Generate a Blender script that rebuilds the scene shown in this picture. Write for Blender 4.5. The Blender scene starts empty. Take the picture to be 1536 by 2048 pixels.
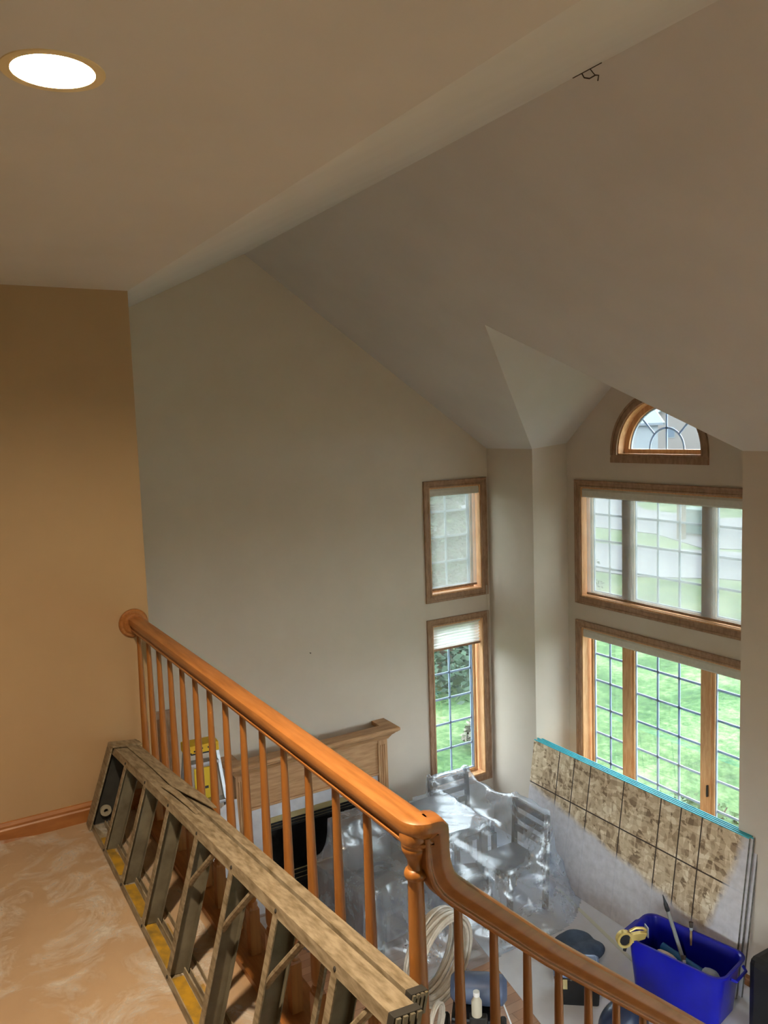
import bpy, bmesh, math, random
import numpy as np
from mathutils import Vector, Matrix
from mathutils.geometry import tessellate_polygon
random.seed(7)
rng = np.random.default_rng(7)
sc = bpy.context.scene
COL = sc.collection
PI = math.pi

# ------------------------------------------------------------------ camera
def cam_axes(yaw, pitch, roll):
    f = Vector((math.sin(yaw)*math.cos(pitch), math.cos(yaw)*math.cos(pitch), -math.sin(pitch)))
    r = Vector((math.cos(yaw), -math.sin(yaw), 0))
    d = f.cross(r)
    return math.cos(roll)*r + math.sin(roll)*d, math.cos(roll)*d - math.sin(roll)*r, f
R_, D_, F_ = cam_axes(math.radians(30.576), math.radians(5.943), math.radians(1.946))
cam_data = bpy.data.cameras.new('camera')
cam = bpy.data.objects.new('camera', cam_data)
COL.objects.link(cam)
m = Matrix.Identity(4)
for i in range(3):
    m[i][0], m[i][1], m[i][2] = R_[i], -D_[i], -F_[i]
m.translation = (0, 0, 1.755)
cam.matrix_world = m
cam_data.sensor_fit = 'HORIZONTAL'
cam_data.sensor_width = 36
cam_data.lens = 36 * 1651.2 / 1536
cam_data.clip_start = 0.05
cam_data.clip_end = 600
sc.camera = cam

# ------------------------------------------------------------------ sky, exposure
SKY = 1.0
world = bpy.data.worlds.new('sky')
sc.world = world
world.use_nodes = True
bg = world.node_tree.nodes['Background']
bg.inputs['Color'].default_value = (0.84, 0.91, 1.0, 1)
bg.inputs['Strength'].default_value = SKY
sc.view_settings.view_transform = 'Standard'
sc.view_settings.look = 'None'
sc.view_settings.gamma = 1
sc.view_settings.use_curve_mapping = False
sc.view_settings.exposure = 3.65
LAMP = 225.0
try:
    sc.cycles.max_bounces = 9
    sc.cycles.diffuse_bounces = 5
    sc.cycles.use_adaptive_sampling = True
    sc.cycles.adaptive_threshold = 0.06
    sc.cycles.glossy_bounces = 4
    sc.cycles.transmission_bounces = 6
    sc.cycles.transparent_max_bounces = 16
    sc.cycles.sample_clamp_indirect = 6
except Exception:
    pass

# ------------------------------------------------------------------ materials
def lin(c):
    c = c/255
    return c/12.92 if c <= 0.04045 else ((c+0.055)/1.055)**2.4
def S(r, g, b):
    return (lin(r), lin(g), lin(b), 1)
MATS = {}
def nodes_of(name):
    mt = bpy.data.materials.new(name)
    mt.use_nodes = True
    nt = mt.node_tree
    return mt, nt, nt.nodes, nt.links, nt.nodes['Principled BSDF']
def tex_coord(N, L, scale=(1, 1, 1), kind='Object'):
    tc = N.new('ShaderNodeTexCoord'); mp = N.new('ShaderNodeMapping')
    mp.inputs['Scale'].default_value = scale
    L.new(tc.outputs[kind], mp.inputs['Vector'])
    return mp.outputs['Vector']
def noise(N, L, vec, scale, detail=4, rough=0.55, dist=0.0):
    n = N.new('ShaderNodeTexNoise')
    n.inputs['Scale'].default_value = scale; n.inputs['Detail'].default_value = detail
    n.inputs['Roughness'].default_value = rough; n.inputs['Distortion'].default_value = dist
    L.new(vec, n.inputs['Vector'])
    return n.outputs['Fac']
def ramp(N, L, fac, stops):
    r = N.new('ShaderNodeValToRGB')
    e = r.color_ramp.elements
    while len(e) > 1: e.remove(e[-1])
    e[0].position, e[0].color = stops[0]
    for p, c in stops[1:]:
        x = e.new(p); x.color = c
    L.new(fac, r.inputs['Fac'])
    return r.outputs['Color']
def bump(N, L, height, strength, dist, bs):
    b = N.new('ShaderNodeBump')
    b.inputs['Strength'].default_value = strength; b.inputs['Distance'].default_value = dist
    L.new(height, b.inputs['Height']); L.new(b.outputs['Normal'], bs.inputs['Normal'])
def mat(name, c1, c2=None, rough=0.6, metal=0.0, scale=6, stretch=(1, 1, 1), lo=0.35, hi=0.65, bmp=0.0, bscale=None, bdist=0.002, detail=5, coat=0.0, spec=0.5):
    if name in MATS: return MATS[name]
    mt, nt, N, L, bs = nodes_of(name)
    bs.inputs['Roughness'].default_value = rough
    bs.inputs['Metallic'].default_value = metal
    bs.inputs['Coat Weight'].default_value = coat
    bs.inputs['Specular IOR Level'].default_value = spec
    bs.inputs['Base Color'].default_value = c1
    v = tex_coord(N, L, stretch)
    if c2 is not None:
        L.new(ramp(N, L, noise(N, L, v, scale, detail), [(lo, c1), (hi, c2)]), bs.inputs['Base Color'])
    if bmp:
        bump(N, L, noise(N, L, v, bscale or scale*4, 4), bmp, bdist, bs)
    MATS[name] = mt
    return mt
def emis(name, col, strength):
    mt, nt, N, L, bs = nodes_of(name)
    bs.inputs['Base Color'].default_value = (0.8, 0.8, 0.8, 1)
    bs.inputs['Emission Color'].default_value = col
    bs.inputs['Emission Strength'].default_value = strength
    MATS[name] = mt
    return mt
def sheer(name, transp, tint=(1, 1, 1, 1), diff=(0.8, 0.8, 0.8, 1), transl=0.5, gloss=0.1, grough=0.15, wrinkle=0.0, wscale=8, smear=0.0):
    """thin film / glass / screen fabric: see-through share + diffuse + translucent + gloss"""
    mt, nt, N, L, bs = nodes_of(name)
    N.remove(bs)
    out = N['Material Output']
    T = N.new('ShaderNodeBsdfTransparent'); T.inputs['Color'].default_value = tint
    Dn = N.new('ShaderNodeBsdfDiffuse'); Dn.inputs['Color'].default_value = diff
    Tl = N.new('ShaderNodeBsdfTranslucent'); Tl.inputs['Color'].default_value = diff
    G = N.new('ShaderNodeBsdfGlossy'); G.inputs['Roughness'].default_value = grough
    a = N.new('ShaderNodeMixShader'); a.inputs[0].default_value = transl
    L.new(Dn.outputs[0], a.inputs[1]); L.new(Tl.outputs[0], a.inputs[2])
    b = N.new('ShaderNodeMixShader'); b.inputs[0].default_value = gloss
    L.new(a.outputs[0], b.inputs[1]); L.new(G.outputs[0], b.inputs[2])
    c = N.new('ShaderNodeMixShader'); c.inputs[0].default_value = transp
    L.new(b.outputs[0], c.inputs[1]); L.new(T.outputs[0], c.inputs[2])
    L.new(c.outputs[0], out.inputs['Surface'])
    if wrinkle or smear:
        v = tex_coord(N, L)
        n1 = noise(N, L, v, wscale, 5, 0.6, 1.2)
        if wrinkle:
            bp = N.new('ShaderNodeBump'); bp.inputs['Strength'].default_value = wrinkle; bp.inputs['Distance'].default_value = 0.02
            L.new(n1, bp.inputs['Height'])
            L.new(bp.outputs['Normal'], Dn.inputs['Normal']); L.new(bp.outputs['Normal'], G.inputs['Normal'])
        if smear:
            n2 = noise(N, L, v, wscale*0.7, 8, 0.72, 0.7)
            r = N.new('ShaderNodeMapRange')
            r.inputs[1].default_value = 0.47; r.inputs[2].default_value = 0.66
            r.inputs[3].default_value = min(1, transp+smear); r.inputs[4].default_value = max(0, transp-smear)
            L.new(n2, r.inputs[0]); L.new(r.outputs[0], c.inputs[0])
    MATS[name] = mt
    return mt

GREIGE = mat('greige_wall_paint', S(204, 192, 177), S(199, 187, 172), 0.75, scale=2.2, bmp=0.06, bscale=160)
TAN = mat('tan_wall_paint', S(168, 141, 108), S(162, 135, 103), 0.6, scale=1.5, bmp=0.05, bscale=160)
CEIL = mat('ceiling_paint', S(203, 200, 195), S(198, 195, 190), 0.8, scale=2.0, bmp=0.05, bscale=150)
OAK = mat('honey_oak', S(160, 104, 54), S(138, 86, 40), 0.38, scale=14, stretch=(6, 0.5, 6), bmp=0.08, bscale=30, coat=0.15)
OAKX = mat('honey_oak_slope', S(152, 98, 52), S(136, 84, 42), 0.38, scale=14, stretch=(0.6, 6, 3), bmp=0.08, bscale=30, coat=0.15)
OAKZ = mat('honey_oak_turned', S(150, 96, 42), S(134, 82, 34), 0.4, scale=14, stretch=(6, 6, 0.4), bmp=0.06, bscale=30, coat=0.1)
CASE = mat('window_oak', S(166, 132, 104), S(140, 106, 78), 0.5, scale=12, stretch=(3, 3, 1), bmp=0.05, bscale=40)
SASH = mat('sash_oak', S(214, 170, 124), S(196, 146, 98), 0.5, scale=12, stretch=(4, 4, 0.6), bmp=0.05, bscale=40)
MANTEL = mat('mantel_oak', S(190, 150, 108), S(166, 124, 84), 0.5, scale=10, stretch=(0.6, 3, 5), bmp=0.06, bscale=40)
MANTELV = mat('mantel_oak_upright', S(188, 148, 106), S(164, 122, 82), 0.5, scale=10, stretch=(5, 3, 0.5), bmp=0.06, bscale=40)
MUNT = sheer('white_grille', 0.0, (1, 1, 1, 1), (0.46, 0.55, 0.70, 1), 0.22, 0.05)
GLASS = sheer('pane_glass', 0.93, (0.93, 0.97, 0.96, 1), (0.8, 0.85, 0.9, 1), 0.5, 0.9, 0.02)
SCREEN = sheer('sheer_shade_cloth', 0.72, (0.76, 0.76, 0.74, 1), (0.60, 0.58, 0.53, 1), 0.6, 0.0)
VALANCE = mat('shade_valance', S(206, 203, 192), S(198, 195, 184), 0.7, scale=30)
PLEAT = sheer('pleated_shade_cloth', 0.08, (1, 1, 1, 1), (0.80, 0.79, 0.76, 1), 0.5, 0.0)
CORD = mat('shade_cord', S(200, 190, 170), rough=0.8)
ALU = mat('dusty_aluminium', S(144, 131, 110), S(98, 84, 62), 0.6, 0.15, scale=12, stretch=(6, 1.2, 6), lo=0.36, hi=0.68, bmp=0.1, bscale=60)
ALUD = mat('grey_aluminium_step', S(120, 114, 98), S(94, 87, 72), 0.5, 0.35, scale=14, lo=0.3, hi=0.7, bmp=0.05)
YEL = mat('yellow_ladder_sticker', S(158, 120, 26), S(98, 80, 38), 0.55, scale=22, lo=0.38, hi=0.72)
STEELL = mat('pale_washer', S(150, 142, 124), rough=0.5, metal=0.2)
RUB = mat('black_rubber', S(40, 37, 32), S(28, 26, 22), 0.75, scale=20)
BLACK = mat('black_plastic', S(20, 20, 23), S(13, 13, 15), 0.45, scale=12)

# ------------------------------------------------------------------ mesh helpers
class B:
    """collects shapes; build() links them as ONE mesh object"""
    def __init__(s): s.v = []; s.f = []
    def add(s, vs, fs):
        o = len(s.v); s.v += [tuple(p) for p in vs]; s.f += [tuple(i+o for i in f) for f in fs]; return s
    def box(s, a, b):
        (x0, y0, z0), (x1, y1, z1) = a, b
        return s.add([(x0,y0,z0),(x1,y0,z0),(x1,y1,z0),(x0,y1,z0),(x0,y0,z1),(x1,y0,z1),(x1,y1,z1),(x0,y1,z1)],
                     [(0,3,2,1),(4,5,6,7),(0,1,5,4),(1,2,6,5),(2,3,7,6),(3,0,4,7)])
    def obox(s, M, a, b):
        o = len(s.v); s.box(a, b)
        for i in range(o, len(s.v)): s.v[i] = tuple(M @ Vector(s.v[i]))
        return s
    def lathe(s, prof, seg=16, c=(0, 0, 0), M=None, caps=True, ring=False):
        o = len(s.v); n = len(prof)
        for k in range(seg):
            t = 2*PI*k/seg
            for r, z in prof:
                p = Vector((r*math.cos(t), r*math.sin(t), z))
                if M is not None: p = M @ p
                s.v.append((p[0]+c[0], p[1]+c[1], p[2]+c[2]))
        for k in range(seg):
            k2 = (k+1) % seg
            for i in range(n if ring else n-1):
                j = (i+1) % n
                s.f.append((o+k*n+i, o+k2*n+i, o+k2*n+j, o+k*n+j))
        if ring or not caps: return s
        if prof[0][0] > 1e-6: s.f.append(tuple(o+k*n for k in range(seg))[::-1])
        if prof[-1][0] > 1e-6: s.f.append(tuple(o+k*n+n-1 for k in range(seg)))
        return s
    def tube(s, pts, r, seg=8, caps=True, closed=False):
        pts = [Vector(p) for p in pts]; n = len(pts)
        rr = r if isinstance(r, (list, tuple)) else [r]*n
        o = len(s.v); up = None
        for i, p in enumerate(pts):
            if closed: t = pts[(i+1) % n]-pts[i-1]
            else: t = pts[min(i+1, n-1)]-pts[max(i-1, 0)]
            t.normalize()
            if up is None:
                up = Vector((0, 0, 1)) if abs(t.z) < 0.9 else Vector((1, 0, 0))
            a = t.cross(up).normalized(); up = a.cross(t).normalized()
            for k in range(seg):
                q = 2*PI*k/seg
                s.v.append(tuple(p+rr[i]*(math.cos(q)*a+math.sin(q)*up)))
        for i in range(n if closed else n-1):
            j = (i+1) % n
            for k in range(seg):
                k2 = (k+1) % seg
                s.f.append((o+i*seg+k, o+i*seg+k2, o+j*seg+k2, o+j*seg+k))
        if caps and not closed:
            s.f.append(tuple(o+k for k in range(seg))[::-1])
            s.f.append(tuple(o+(n-1)*seg+k for k in range(seg)))
        return s
    def sweep(s, prof, pts, ups):
        """closed 2D profile (side, up) along pts"""
        pts = [Vector(p) for p in pts]; ups = [Vector(u) for u in ups]; n = len(pts); k = len(prof); o = len(s.v)
        for i, p in enumerate(pts):
            d1 = (pts[i]-pts[i-1]).normalized() if i else None
            d2 = (pts[i+1]-pts[i]).normalized() if i < n-1 else None
            t = (d1 or d2) if (d1 is None or d2 is None) else (d1+d2).normalized()
            k_ = 1.0
            if d1 is not None and d2 is not None: k_ = 1/max(0.5, math.sqrt((1+d1.dot(d2))/2))
            u = (ups[i]-t*ups[i].dot(t)).normalized(); a = t.cross(u)
            bend_in_up = (d1 is not None and d2 is not None and abs((d2-d1).dot(u)) > abs((d2-d1).dot(a)))
            for (x, y) in prof:
                s.v.append(tuple(p + a*x*(1 if bend_in_up else k_) + u*y*(k_ if bend_in_up else 1)))
        for i in range(n-1):
            for j in range(k):
                j2 = (j+1) % k
                s.f.append((o+i*k+j, o+i*k+j2, o+(i+1)*k+j2, o+(i+1)*k+j))
        s.f.append(tuple(o+j for j in range(k))[::-1]); s.f.append(tuple(o+(n-1)*k+j for j in range(k)))
        return s
    def prism(s, outer, holes, w0, w1, mp):
        """2D polygon with holes extruded from w0 to w1; mp(u,v,w)->xyz"""
        loops = [list(outer)]+[list(h) for h in holes]
        flat = [p for l in loops for p in l]; n = len(flat); o = len(s.v)
        for w in (w0, w1):
            for (u, v) in flat: s.v.append(tuple(mp(u, v, w)))
        for t in tessellate_polygon([[Vector((u, v, 0)) for u, v in l] for l in loops]):
            s.f.append((o+t[0], o+t[1], o+t[2])); s.f.append((o+n+t[2], o+n+t[1], o+n+t[0]))
        b = 0
        for l in loops:
            for i in range(len(l)):
                j = (i+1) % len(l)
                s.f.append((o+b+i, o+b+j, o+n+b+j, o+n+b+i))
            b += len(l)
        return s
    def build(s, name, material, parent=None, smooth=False, bevel=0.0, angle=40, **props):
        me = bpy.data.meshes.new(name)
        me.from_pydata(s.v, [], s.f)
        bm = bmesh.new(); bm.from_mesh(me)
        bmesh.ops.recalc_face_normals(bm, faces=bm.faces)
        if bevel:
            es = [e for e in bm.edges if len(e.link_faces) == 2 and e.calc_face_angle(0) > 0.5]
            bmesh.ops.bevel(bm, geom=es, offset=bevel, segments=2, affect='EDGES', profile=0.6, clamp_overlap=True)
        bm.to_mesh(me); bm.free()
        if smooth:
            for p in me.polygons: p.use_smooth = True
            try: me.set_sharp_from_angle(angle=math.radians(angle))
            except Exception: pass
        me.materials.append(material)
        return link(name, me, parent, **props)
def link(name, me, parent=None, **props):
    o = bpy.data.objects.new(name, me)
    COL.objects.link(o)
    if parent is not None: o.parent = parent
    for k, v in props.items(): o[k] = v
    return o
def dup(o, parent, loc=None):
    c = o.copy(); COL.objects.link(c); c.parent = parent
    if loc is not None: c.location = loc
    return c
def thing(name, label, cat, loc=(0, 0, 0), rotz=0.0, group=None):
    o = bpy.data.objects.new(name, None); COL.objects.link(o)
    o.location = loc; o.rotation_euler = (0, 0, rotz); o.empty_display_size = 0.1
    o['label'] = label; o['category'] = cat
    if group: o['group'] = group
    return o
def tag(o, label, cat, group=None):
    o['label'] = label; o['category'] = cat
    if group: o['group'] = group
    return o
def struct(name, b, material, parent=None, **kw):
    o = b.build(name, material, parent, **kw)
    if parent is None: o['kind'] = 'structure'
    return o
def empty_struct(name, loc=(0, 0, 0)):
    o = bpy.data.objects.new(name, None); COL.objects.link(o); o.location = loc; o['kind'] = 'structure'; return o
def rect(u0, u1, v0, v1): return [(u0, v0), (u1, v0), (u1, v1), (u0, v1)]
def circ(cu, cv, r, n=32): return [(cu+r*math.cos(2*PI*i/n), cv+r*math.sin(2*PI*i/n)) for i in range(n)]

# ------------------------------------------------------------------ room dimensions
FZ = -2.60            # main floor
YG = 6.837            # far greige wall
XA = 5.30             # window-side wall
XW = 5.70             # back of the window bay
YT = 3.844            # tan loft wall
XE = 0.97             # end of the tan wall / fold in the ceiling
ZC = 2.398            # flat loft ceiling
RX, RZ = 2.732, 3.262 # ridge
EZ = 1.487            # eave
YC = 4.977            # bay centre
AX, AZ = 3.866, 2.477 # apex where the bay gable meets the slope
BY0, BY1 = 3.827, 6.127
WY0, WY1, WZ = 3.874, 6.080, 1.527
XL, YB = -3.2, -5.0   # walls behind the camera
mXZ = lambda Y0: (lambda u, v, w: (u, Y0+w, v))      # wall facing -Y
mYZ = lambda X0: (lambda u, v, w: (X0+w, u, v))      # wall facing -X
arch_c, arch_r, arch_b = 4.955, 0.46, 1.42

# ------------------------------------------------------------------ floors
OAKF = None
def plank_material():
    mt, nt, N, L, bs = nodes_of('oak_strip_floor')
    v = tex_coord(N, L)
    br = N.new('ShaderNodeTexBrick')
    br.inputs['Color1'].default_value = S(190, 148, 118); br.inputs['Color2'].default_value = S(172, 128, 98)
    br.inputs['Mortar'].default_value = S(120, 84, 60); br.inputs['Scale'].default_value = 1.0
    br.inputs['Brick Width'].default_value = 0.9; br.inputs['Row Height'].default_value = 0.083
    br.inputs['Mortar Size'].default_value = 0.0015
    L.new(v, br.inputs['Vector']); L.new(br.outputs['Color'], bs.inputs['Base Color'])
    bs.inputs['Roughness'].default_value = 0.4
    return mt
floor = struct('floor', B().box((XL-0.2, YB-0.2, FZ-0.2), (XW+0.3, YG+0.3, FZ)), plank_material())
PAPER = mat('grey_floor_paper', S(218, 219, 224), S(206, 206, 211), 0.8, scale=3, bmp=0.15, bscale=12, bdist=0.01)
pap = B().prism([(3.93, 5.45), (3.70, 4.25), (3.45, 2.6), (4.9, 2.45), (5.29, 3.0), (5.29, 6.83), (4.05, 6.83)], [], FZ+0.001, FZ+0.004, lambda u, v, w: (u, v, w))
pap = pap.build('floor_paper', PAPER)
tag(pap, 'grey protective paper laid over the main floor by the windows', 'floor paper')
TAPE = mat('pale_masking_tape', S(206, 206, 190), rough=0.7)
tp = B().obox(Matrix.Translation((4.90, 4.97, FZ+0.0045)) @ Matrix.Rotation(math.radians(79), 4, 'Z'), (-0.75, -0.018, 0), (0.55, 0.018, 0.0012)).build('seam_tape', TAPE)
tag(tp, 'pale tape strip along the seam of the grey floor paper', 'tape')

# loft floor
LOFTM = mat('loft_subfloor', S(160, 134, 106), S(148, 120, 92), 0.45, scale=2.5, bmp=0.1, bscale=40)
loft = struct('floor_loft', B().prism([(XL, YB), (0.2, YB), (0.2, 0.45), (0.95, 0.45), (0.95, YT), (XL, YT)], [], -0.30, 0.0, lambda u, v, w: (u, v, w)), LOFTM)
struct('trim_1', B().box((0.845, 1.40, 0.0), (0.985, YT, 0.022)).box((0.95, 1.40, -0.30), (0.975, YT, 0.0)), OAK)
# clear film on the loft floor: a wrinkled sheet
def film():
    nx, ny = 90, 110
    xs = np.linspace(-1.6, 0.82, nx); ys = np.linspace(0.4, 3.80, ny)
    X, Y = np.meshgrid(xs, ys)
    Zs = np.zeros_like(X)
    r = np.random.default_rng(3)
    for k in range(16):
        a = r.uniform(0, PI); px, py = r.uniform(-1.2, 0.7), r.uniform(1.2, 3.6)
        d = (X-px)*math.sin(a)-(Y-py)*math.cos(a); l = (X-px)*math.cos(a)+(Y-py)*math.sin(a)
        d = d+0.05*np.sin(l*7+k)
        Zs += 0.007*np.exp(-(d/0.02)**2)*np.exp(-(l/r.uniform(0.15, 0.4))**2)
    Zs += 0.0015*np.sin(X*17+3*np.sin(Y*5))*np.sin(Y*13)
    Zs = Zs-Zs.min()+0.0015
    Zs += 0.03*np.clip((Y-3.72)/0.08, 0, 1)**2*(0.6+0.4*np.sin(X*9))
    b = B()
    vs = np.stack([X, Y, Zs], -1).reshape(-1, 3)
    fs = [(j*nx+i, j*nx+i+1, (j+1)*nx+i+1, (j+1)*nx+i) for j in range(ny-1) for i in range(nx-1)]
    b.add(vs.tolist(), fs)
    return b
FILM = sheer('clear_floor_film', 0.66, (0.98, 0.97, 0.95, 1), (0.80, 0.77, 0.72, 1), 0.2, 0.25, 0.25, wrinkle=0.8, wscale=7, smear=0.27)
tag(film().build('floor_film', FILM, smooth=True, angle=180), 'wrinkled clear plastic film spread over the loft floor', 'plastic film')

# ------------------------------------------------------------------ walls
WIN_U = (4.563, 5.205, -0.01+0.04, 1.122)    # small window openings (u0,u1,v0,v1)
WIN_L = (4.563, 5.205, -1.985, -0.285)
wf = B().prism([(XL, FZ), (XA+0.14, FZ), (XA+0.14, EZ), (XA, EZ), (RX, RZ), (XE, ZC), (XL, ZC)],
               [rect(*WIN_U), rect(*WIN_L)], 0, 0.16, mXZ(YG))
struct('wall_far', wf, GREIGE)
BU = (3.965, 5.895, 0.028, 1.104)            # big windows (y0,y1,z0,z1)
BL = (3.965, 5.895, -1.985, -0.280)
arch_in = [(arch_c+arch_r*math.cos(t), arch_b+0.03+arch_r*math.sin(t)) for t in np.linspace(0, PI, 25)]
arch_hole = [(arch_c+arch_r, arch_b)]+arch_in+[(arch_c-arch_r, arch_b)]
struct('wall_bay', B().prism([(WY0, FZ), (WY1, FZ), (WY1, WZ), (YC, AZ), (WY0, WZ)],
       [rect(*BU), rect(*BL), arch_hole], 0, 0.16, mYZ(XW)), GREIGE)
def side(name, y0, y1, dy):
    b = B().add([(XA, y0, FZ), (XW, y1, FZ), (XW, y1, WZ), (XA, y0, EZ), (XA+0.15, y0+dy, FZ), (XW+0.16, y1+dy, FZ), (XW+0.16, y1+dy, WZ), (XA+0.15, y0+dy, EZ)],
                [(0,1,2,3),(7,6,5,4),(0,4,5,1),(3,2,6,7),(0,3,7,4),(1,5,6,2)])
    struct(name, b, GREIGE)
side('wall_bay_far_side', BY1, WY1, 0.14)
side('wall_bay_near_side', BY0, WY0, -0.14)
struct('wall_right_far', B().prism(rect(BY1+0.0001, YG, FZ, EZ), [], 0, 0.14, mYZ(XA)), GREIGE)
NEARWIN = (-4.4, -0.2, -2.4, 0.55)  # opening for an unseen window, added for daylight from the right
struct('wall_right', B().prism(rect(YB, BY0-0.0001, FZ, EZ), [rect(*NEARWIN)], 0, 0.14, mYZ(XA)), GREIGE)
struct('wall_loft', B().prism(rect(XL, XE, 0.0, ZC), [], 0, 0.12, mXZ(YT)), TAN)
struct('wall_return', B().box((XE-0.12, YT+0.12, FZ), (XE, YG, ZC)), GREIGE)
LEFTWIN = (-4.6, 3.4, -2.45, -0.45)  # added opening under the loft, lights the lower room from the left
struct('wall_left', B().prism(rect(YB, YG, FZ, -0.30), [rect(*LEFTWIN)], -0.14, 0, mYZ(XL)), GREIGE)
struct('wall_left_loft', B().box((XL-0.14, YB, -0.2999), (XL, YG, ZC)), TAN)
BACKWIN = (1.2, 4.9, -2.5, 0.6)  # added opening behind the camera, brings in daylight
struct('wall_back', B().prism([(XL, FZ), (XA, FZ), (XA, EZ), (RX, RZ), (XE, ZC), (XL, ZC)], [rect(*BACKWIN)], -0.14, 0, mXZ(YB)), GREIGE)

# ------------------------------------------------------------------ ceilings
LX, LY, LR = 0.300, 1.605, 0.073
struct('ceiling', B().prism([(XL, YB), (XE, YB), (XE, YT+0.12), (XL, YT+0.12)], [circ(LX, LY, LR)], ZC, ZC+0.02, lambda u, v, w: (u, v, w)), CEIL)
sl1 = lambda x: ZC+(x-XE)*(RZ-ZC)/(RX-XE)
struct('ceiling_rise', B().prism([(XE, YB), (RX, YB), (RX, YG), (XE, YG)], [], 0, 0.02, lambda u, v, w: (u, v, sl1(u)+w)), CEIL)
sl2 = lambda x: EZ+(XA-x)*(RZ-EZ)/(XA-RX)
struct('ceiling_slope', B().prism([(RX, YB), (XA, YB), (XA, BY0), (AX, YC), (XA, BY1), (XA, YG), (RX, YG)], [], 0, 0.02, lambda u, v, w: (u, v, sl2(u)+w)), CEIL)
for nm, ya, yb in (('ceiling_gable_far', BY1, WY1), ('ceiling_gable_near', BY0, WY0)):
    P = [(AX, YC, AZ), (XA, ya, EZ), (XW+0.1, yb, WZ), (XW+0.1, YC, AZ)]
    b = B().add(P+[(x, y, z+0.02) for x, y, z in P], [(0,1,2,3),(7,6,5,4),(0,4,5,1),(1,5,6,2),(2,6,7,3),(3,7,4,0)])
    struct(nm, b, CEIL)

# ------------------------------------------------------------------ baseboards
def baseboard(name, mp, u0, u1, z0):
    prof = [(0, 0), (0.016, 0), (0.016, 0.055), (0.012, 0.062), (0.012, 0.072), (0.006, 0.085), (0, 0.088)]
    b = B(); n = len(prof)
    vs = [mp(u, z0+h, -d) for u in (u0, u1) for d, h in prof]
    b.add(vs, [(i, (i+1) % n, n+(i+1) % n, n+i) for i in range(n)]+[tuple(range(n))[::-1], tuple(range(n, 2*n))])
    return struct(name, b, OAKX)
baseboard('baseboard_loft', mXZ(YT), XL, XE-0.005, 0)
baseboard('baseboard_right', mYZ(XA), YB, BY0, FZ)
baseboard('baseboard_far', mXZ(YG), XE, XA, FZ)
baseboard('baseboard_bay', mYZ(XW), WY0, WY1, FZ)

# ------------------------------------------------------------------ windows
CPROF = [(0, 0), (0, 0.010), (0.006, 0.014), (0.016, 0.014), (0.020, 0.010), (0.046, 0.012), (0.050, 0.019), (0.064, 0.022), (0.070, 0.018), (0.070, 0)]
def casing(mp, u0, u1, v0, v1, par, sides='LRTB'):
    corners = [(u0, v0), (u1, v0), (u1, v1), (u0, v1)]
    dirs = [(-1, -1), (1, -1), (1, 1), (-1, 1)]
    names = 'BRTL'
    for k in range(4):
        if names[k] not in sides: continue
        vs = []
        for c in (k, (k+1) % 4):
            for o, h in CPROF:
                vs.append(mp(corners[c][0]+dirs[c][0]*o, corners[c][1]+dirs[c][1]*o, -h))
        n = len(CPROF)
        fs = [(i, (i+1) % n, n+(i+1) % n, n+i) for i in range(n)]+[tuple(range(n))[::-1], tuple(range(n, 2*n))]
        B().add(vs, fs).build('casing_board', CASE, par)
def mbox(mp, u0, u1, v0, v1, w0, w1):
    b = B().box((u0, v0, w0), (u1, v1, w1)); b.v = [tuple(mp(*p)) for p in b.v]; return b
def window(name, mp, u0, u1, v0, v1, sashes, rows, depth=0.10, sills=True):
    """sashes: (u0,u1,[muntin u positions]); rows: muntin heights"""
    w = empty_struct(name, mp((u0+u1)/2, v0, 0))
    off = Vector(w.location)
    mq = lambda a, b_, c: tuple(Vector(mp(a, b_, c))-off)
    casing(mq, u0, u1, v0, v1, w)
    t = 0.012
    for (a, b_, c, d) in ((u0, u0+t, v0, v1), (u1-t, u1, v0, v1)): mbox(mq, a, b_, c, d, 0, 0.15).build('jamb', SASH, w)
    mbox(mq, u0+t, u1-t, v1-t, v1, 0, 0.15).build('head_jamb', SASH, w)
    mbox(mq, u0+t, u1-t, v0, v0+t, -0.004, 0.15).build('sill', SASH, w)
    prev = u0+t
    for (a, b_, cols) in sashes:
        if a-0.03 > prev+0.03:
            mbox(mq, prev, a-0.03, v0+t, v1-t, depth-0.025, depth+0.035).build('mullion', SASH, w, bevel=0.004)
        fr = B().prism(rect(a-0.03, b_+0.03, v0+t, v1-t), [rect(a, b_, v0+t+0.035, v1-t-0.03)], depth-0.012, depth+0.03, mq).build('sash_frame', SASH, w)
        B().prism(rect(a, b_, v0+t+0.035, v1-t-0.03), [rect(a+0.012, b_-0.012, v0+t+0.047, v1-t-0.042)], depth+0.002, depth+0.016, mq).build('glazing_bead', MUNT, fr)
        mbox(mq, a, b_, v0+t+0.035, v1-t-0.03, depth+0.009, depth+0.0125).build('pane', GLASS, fr)
        for c in cols: mbox(mq, c-0.0105, c+0.0105, v0+t+0.047, v1-t-0.042, depth+0.014, depth+0.022).build('muntin', MUNT, fr)
        for r in rows: mbox(mq, a+0.012, b_-0.012, r-0.0105, r+0.0105, depth+0.014, depth+0.022).build('muntin', MUNT, fr)
        prev = b_+0.03
    return w
w1 = window('window_1', mXZ(YG), *WIN_U, [(4.625, 5.135, [4.84, 5.118])], [0.862, 0.600, 0.338], 0.105)
w2 = window('window_2', mXZ(YG), *WIN_L, [(4.625, 5.135, [4.84, 5.118])], [-0.57, -0.84, -1.112, -1.385, -1.66], 0.105)
bigs = [(4.045, 4.420, [4.165]), (4.562, 5.300, [4.812, 5.05]), (5.448, 5.825, [5.63])]
w3 = window('window_3', mYZ(XW), *BU, bigs, [0.837, 0.583, 0.32], 0.10)
w4 = window('window_4', mYZ(XW), *BL, bigs, [-0.551, -0.818, -1.085, -1.352, -1.619], 0.10)
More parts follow.
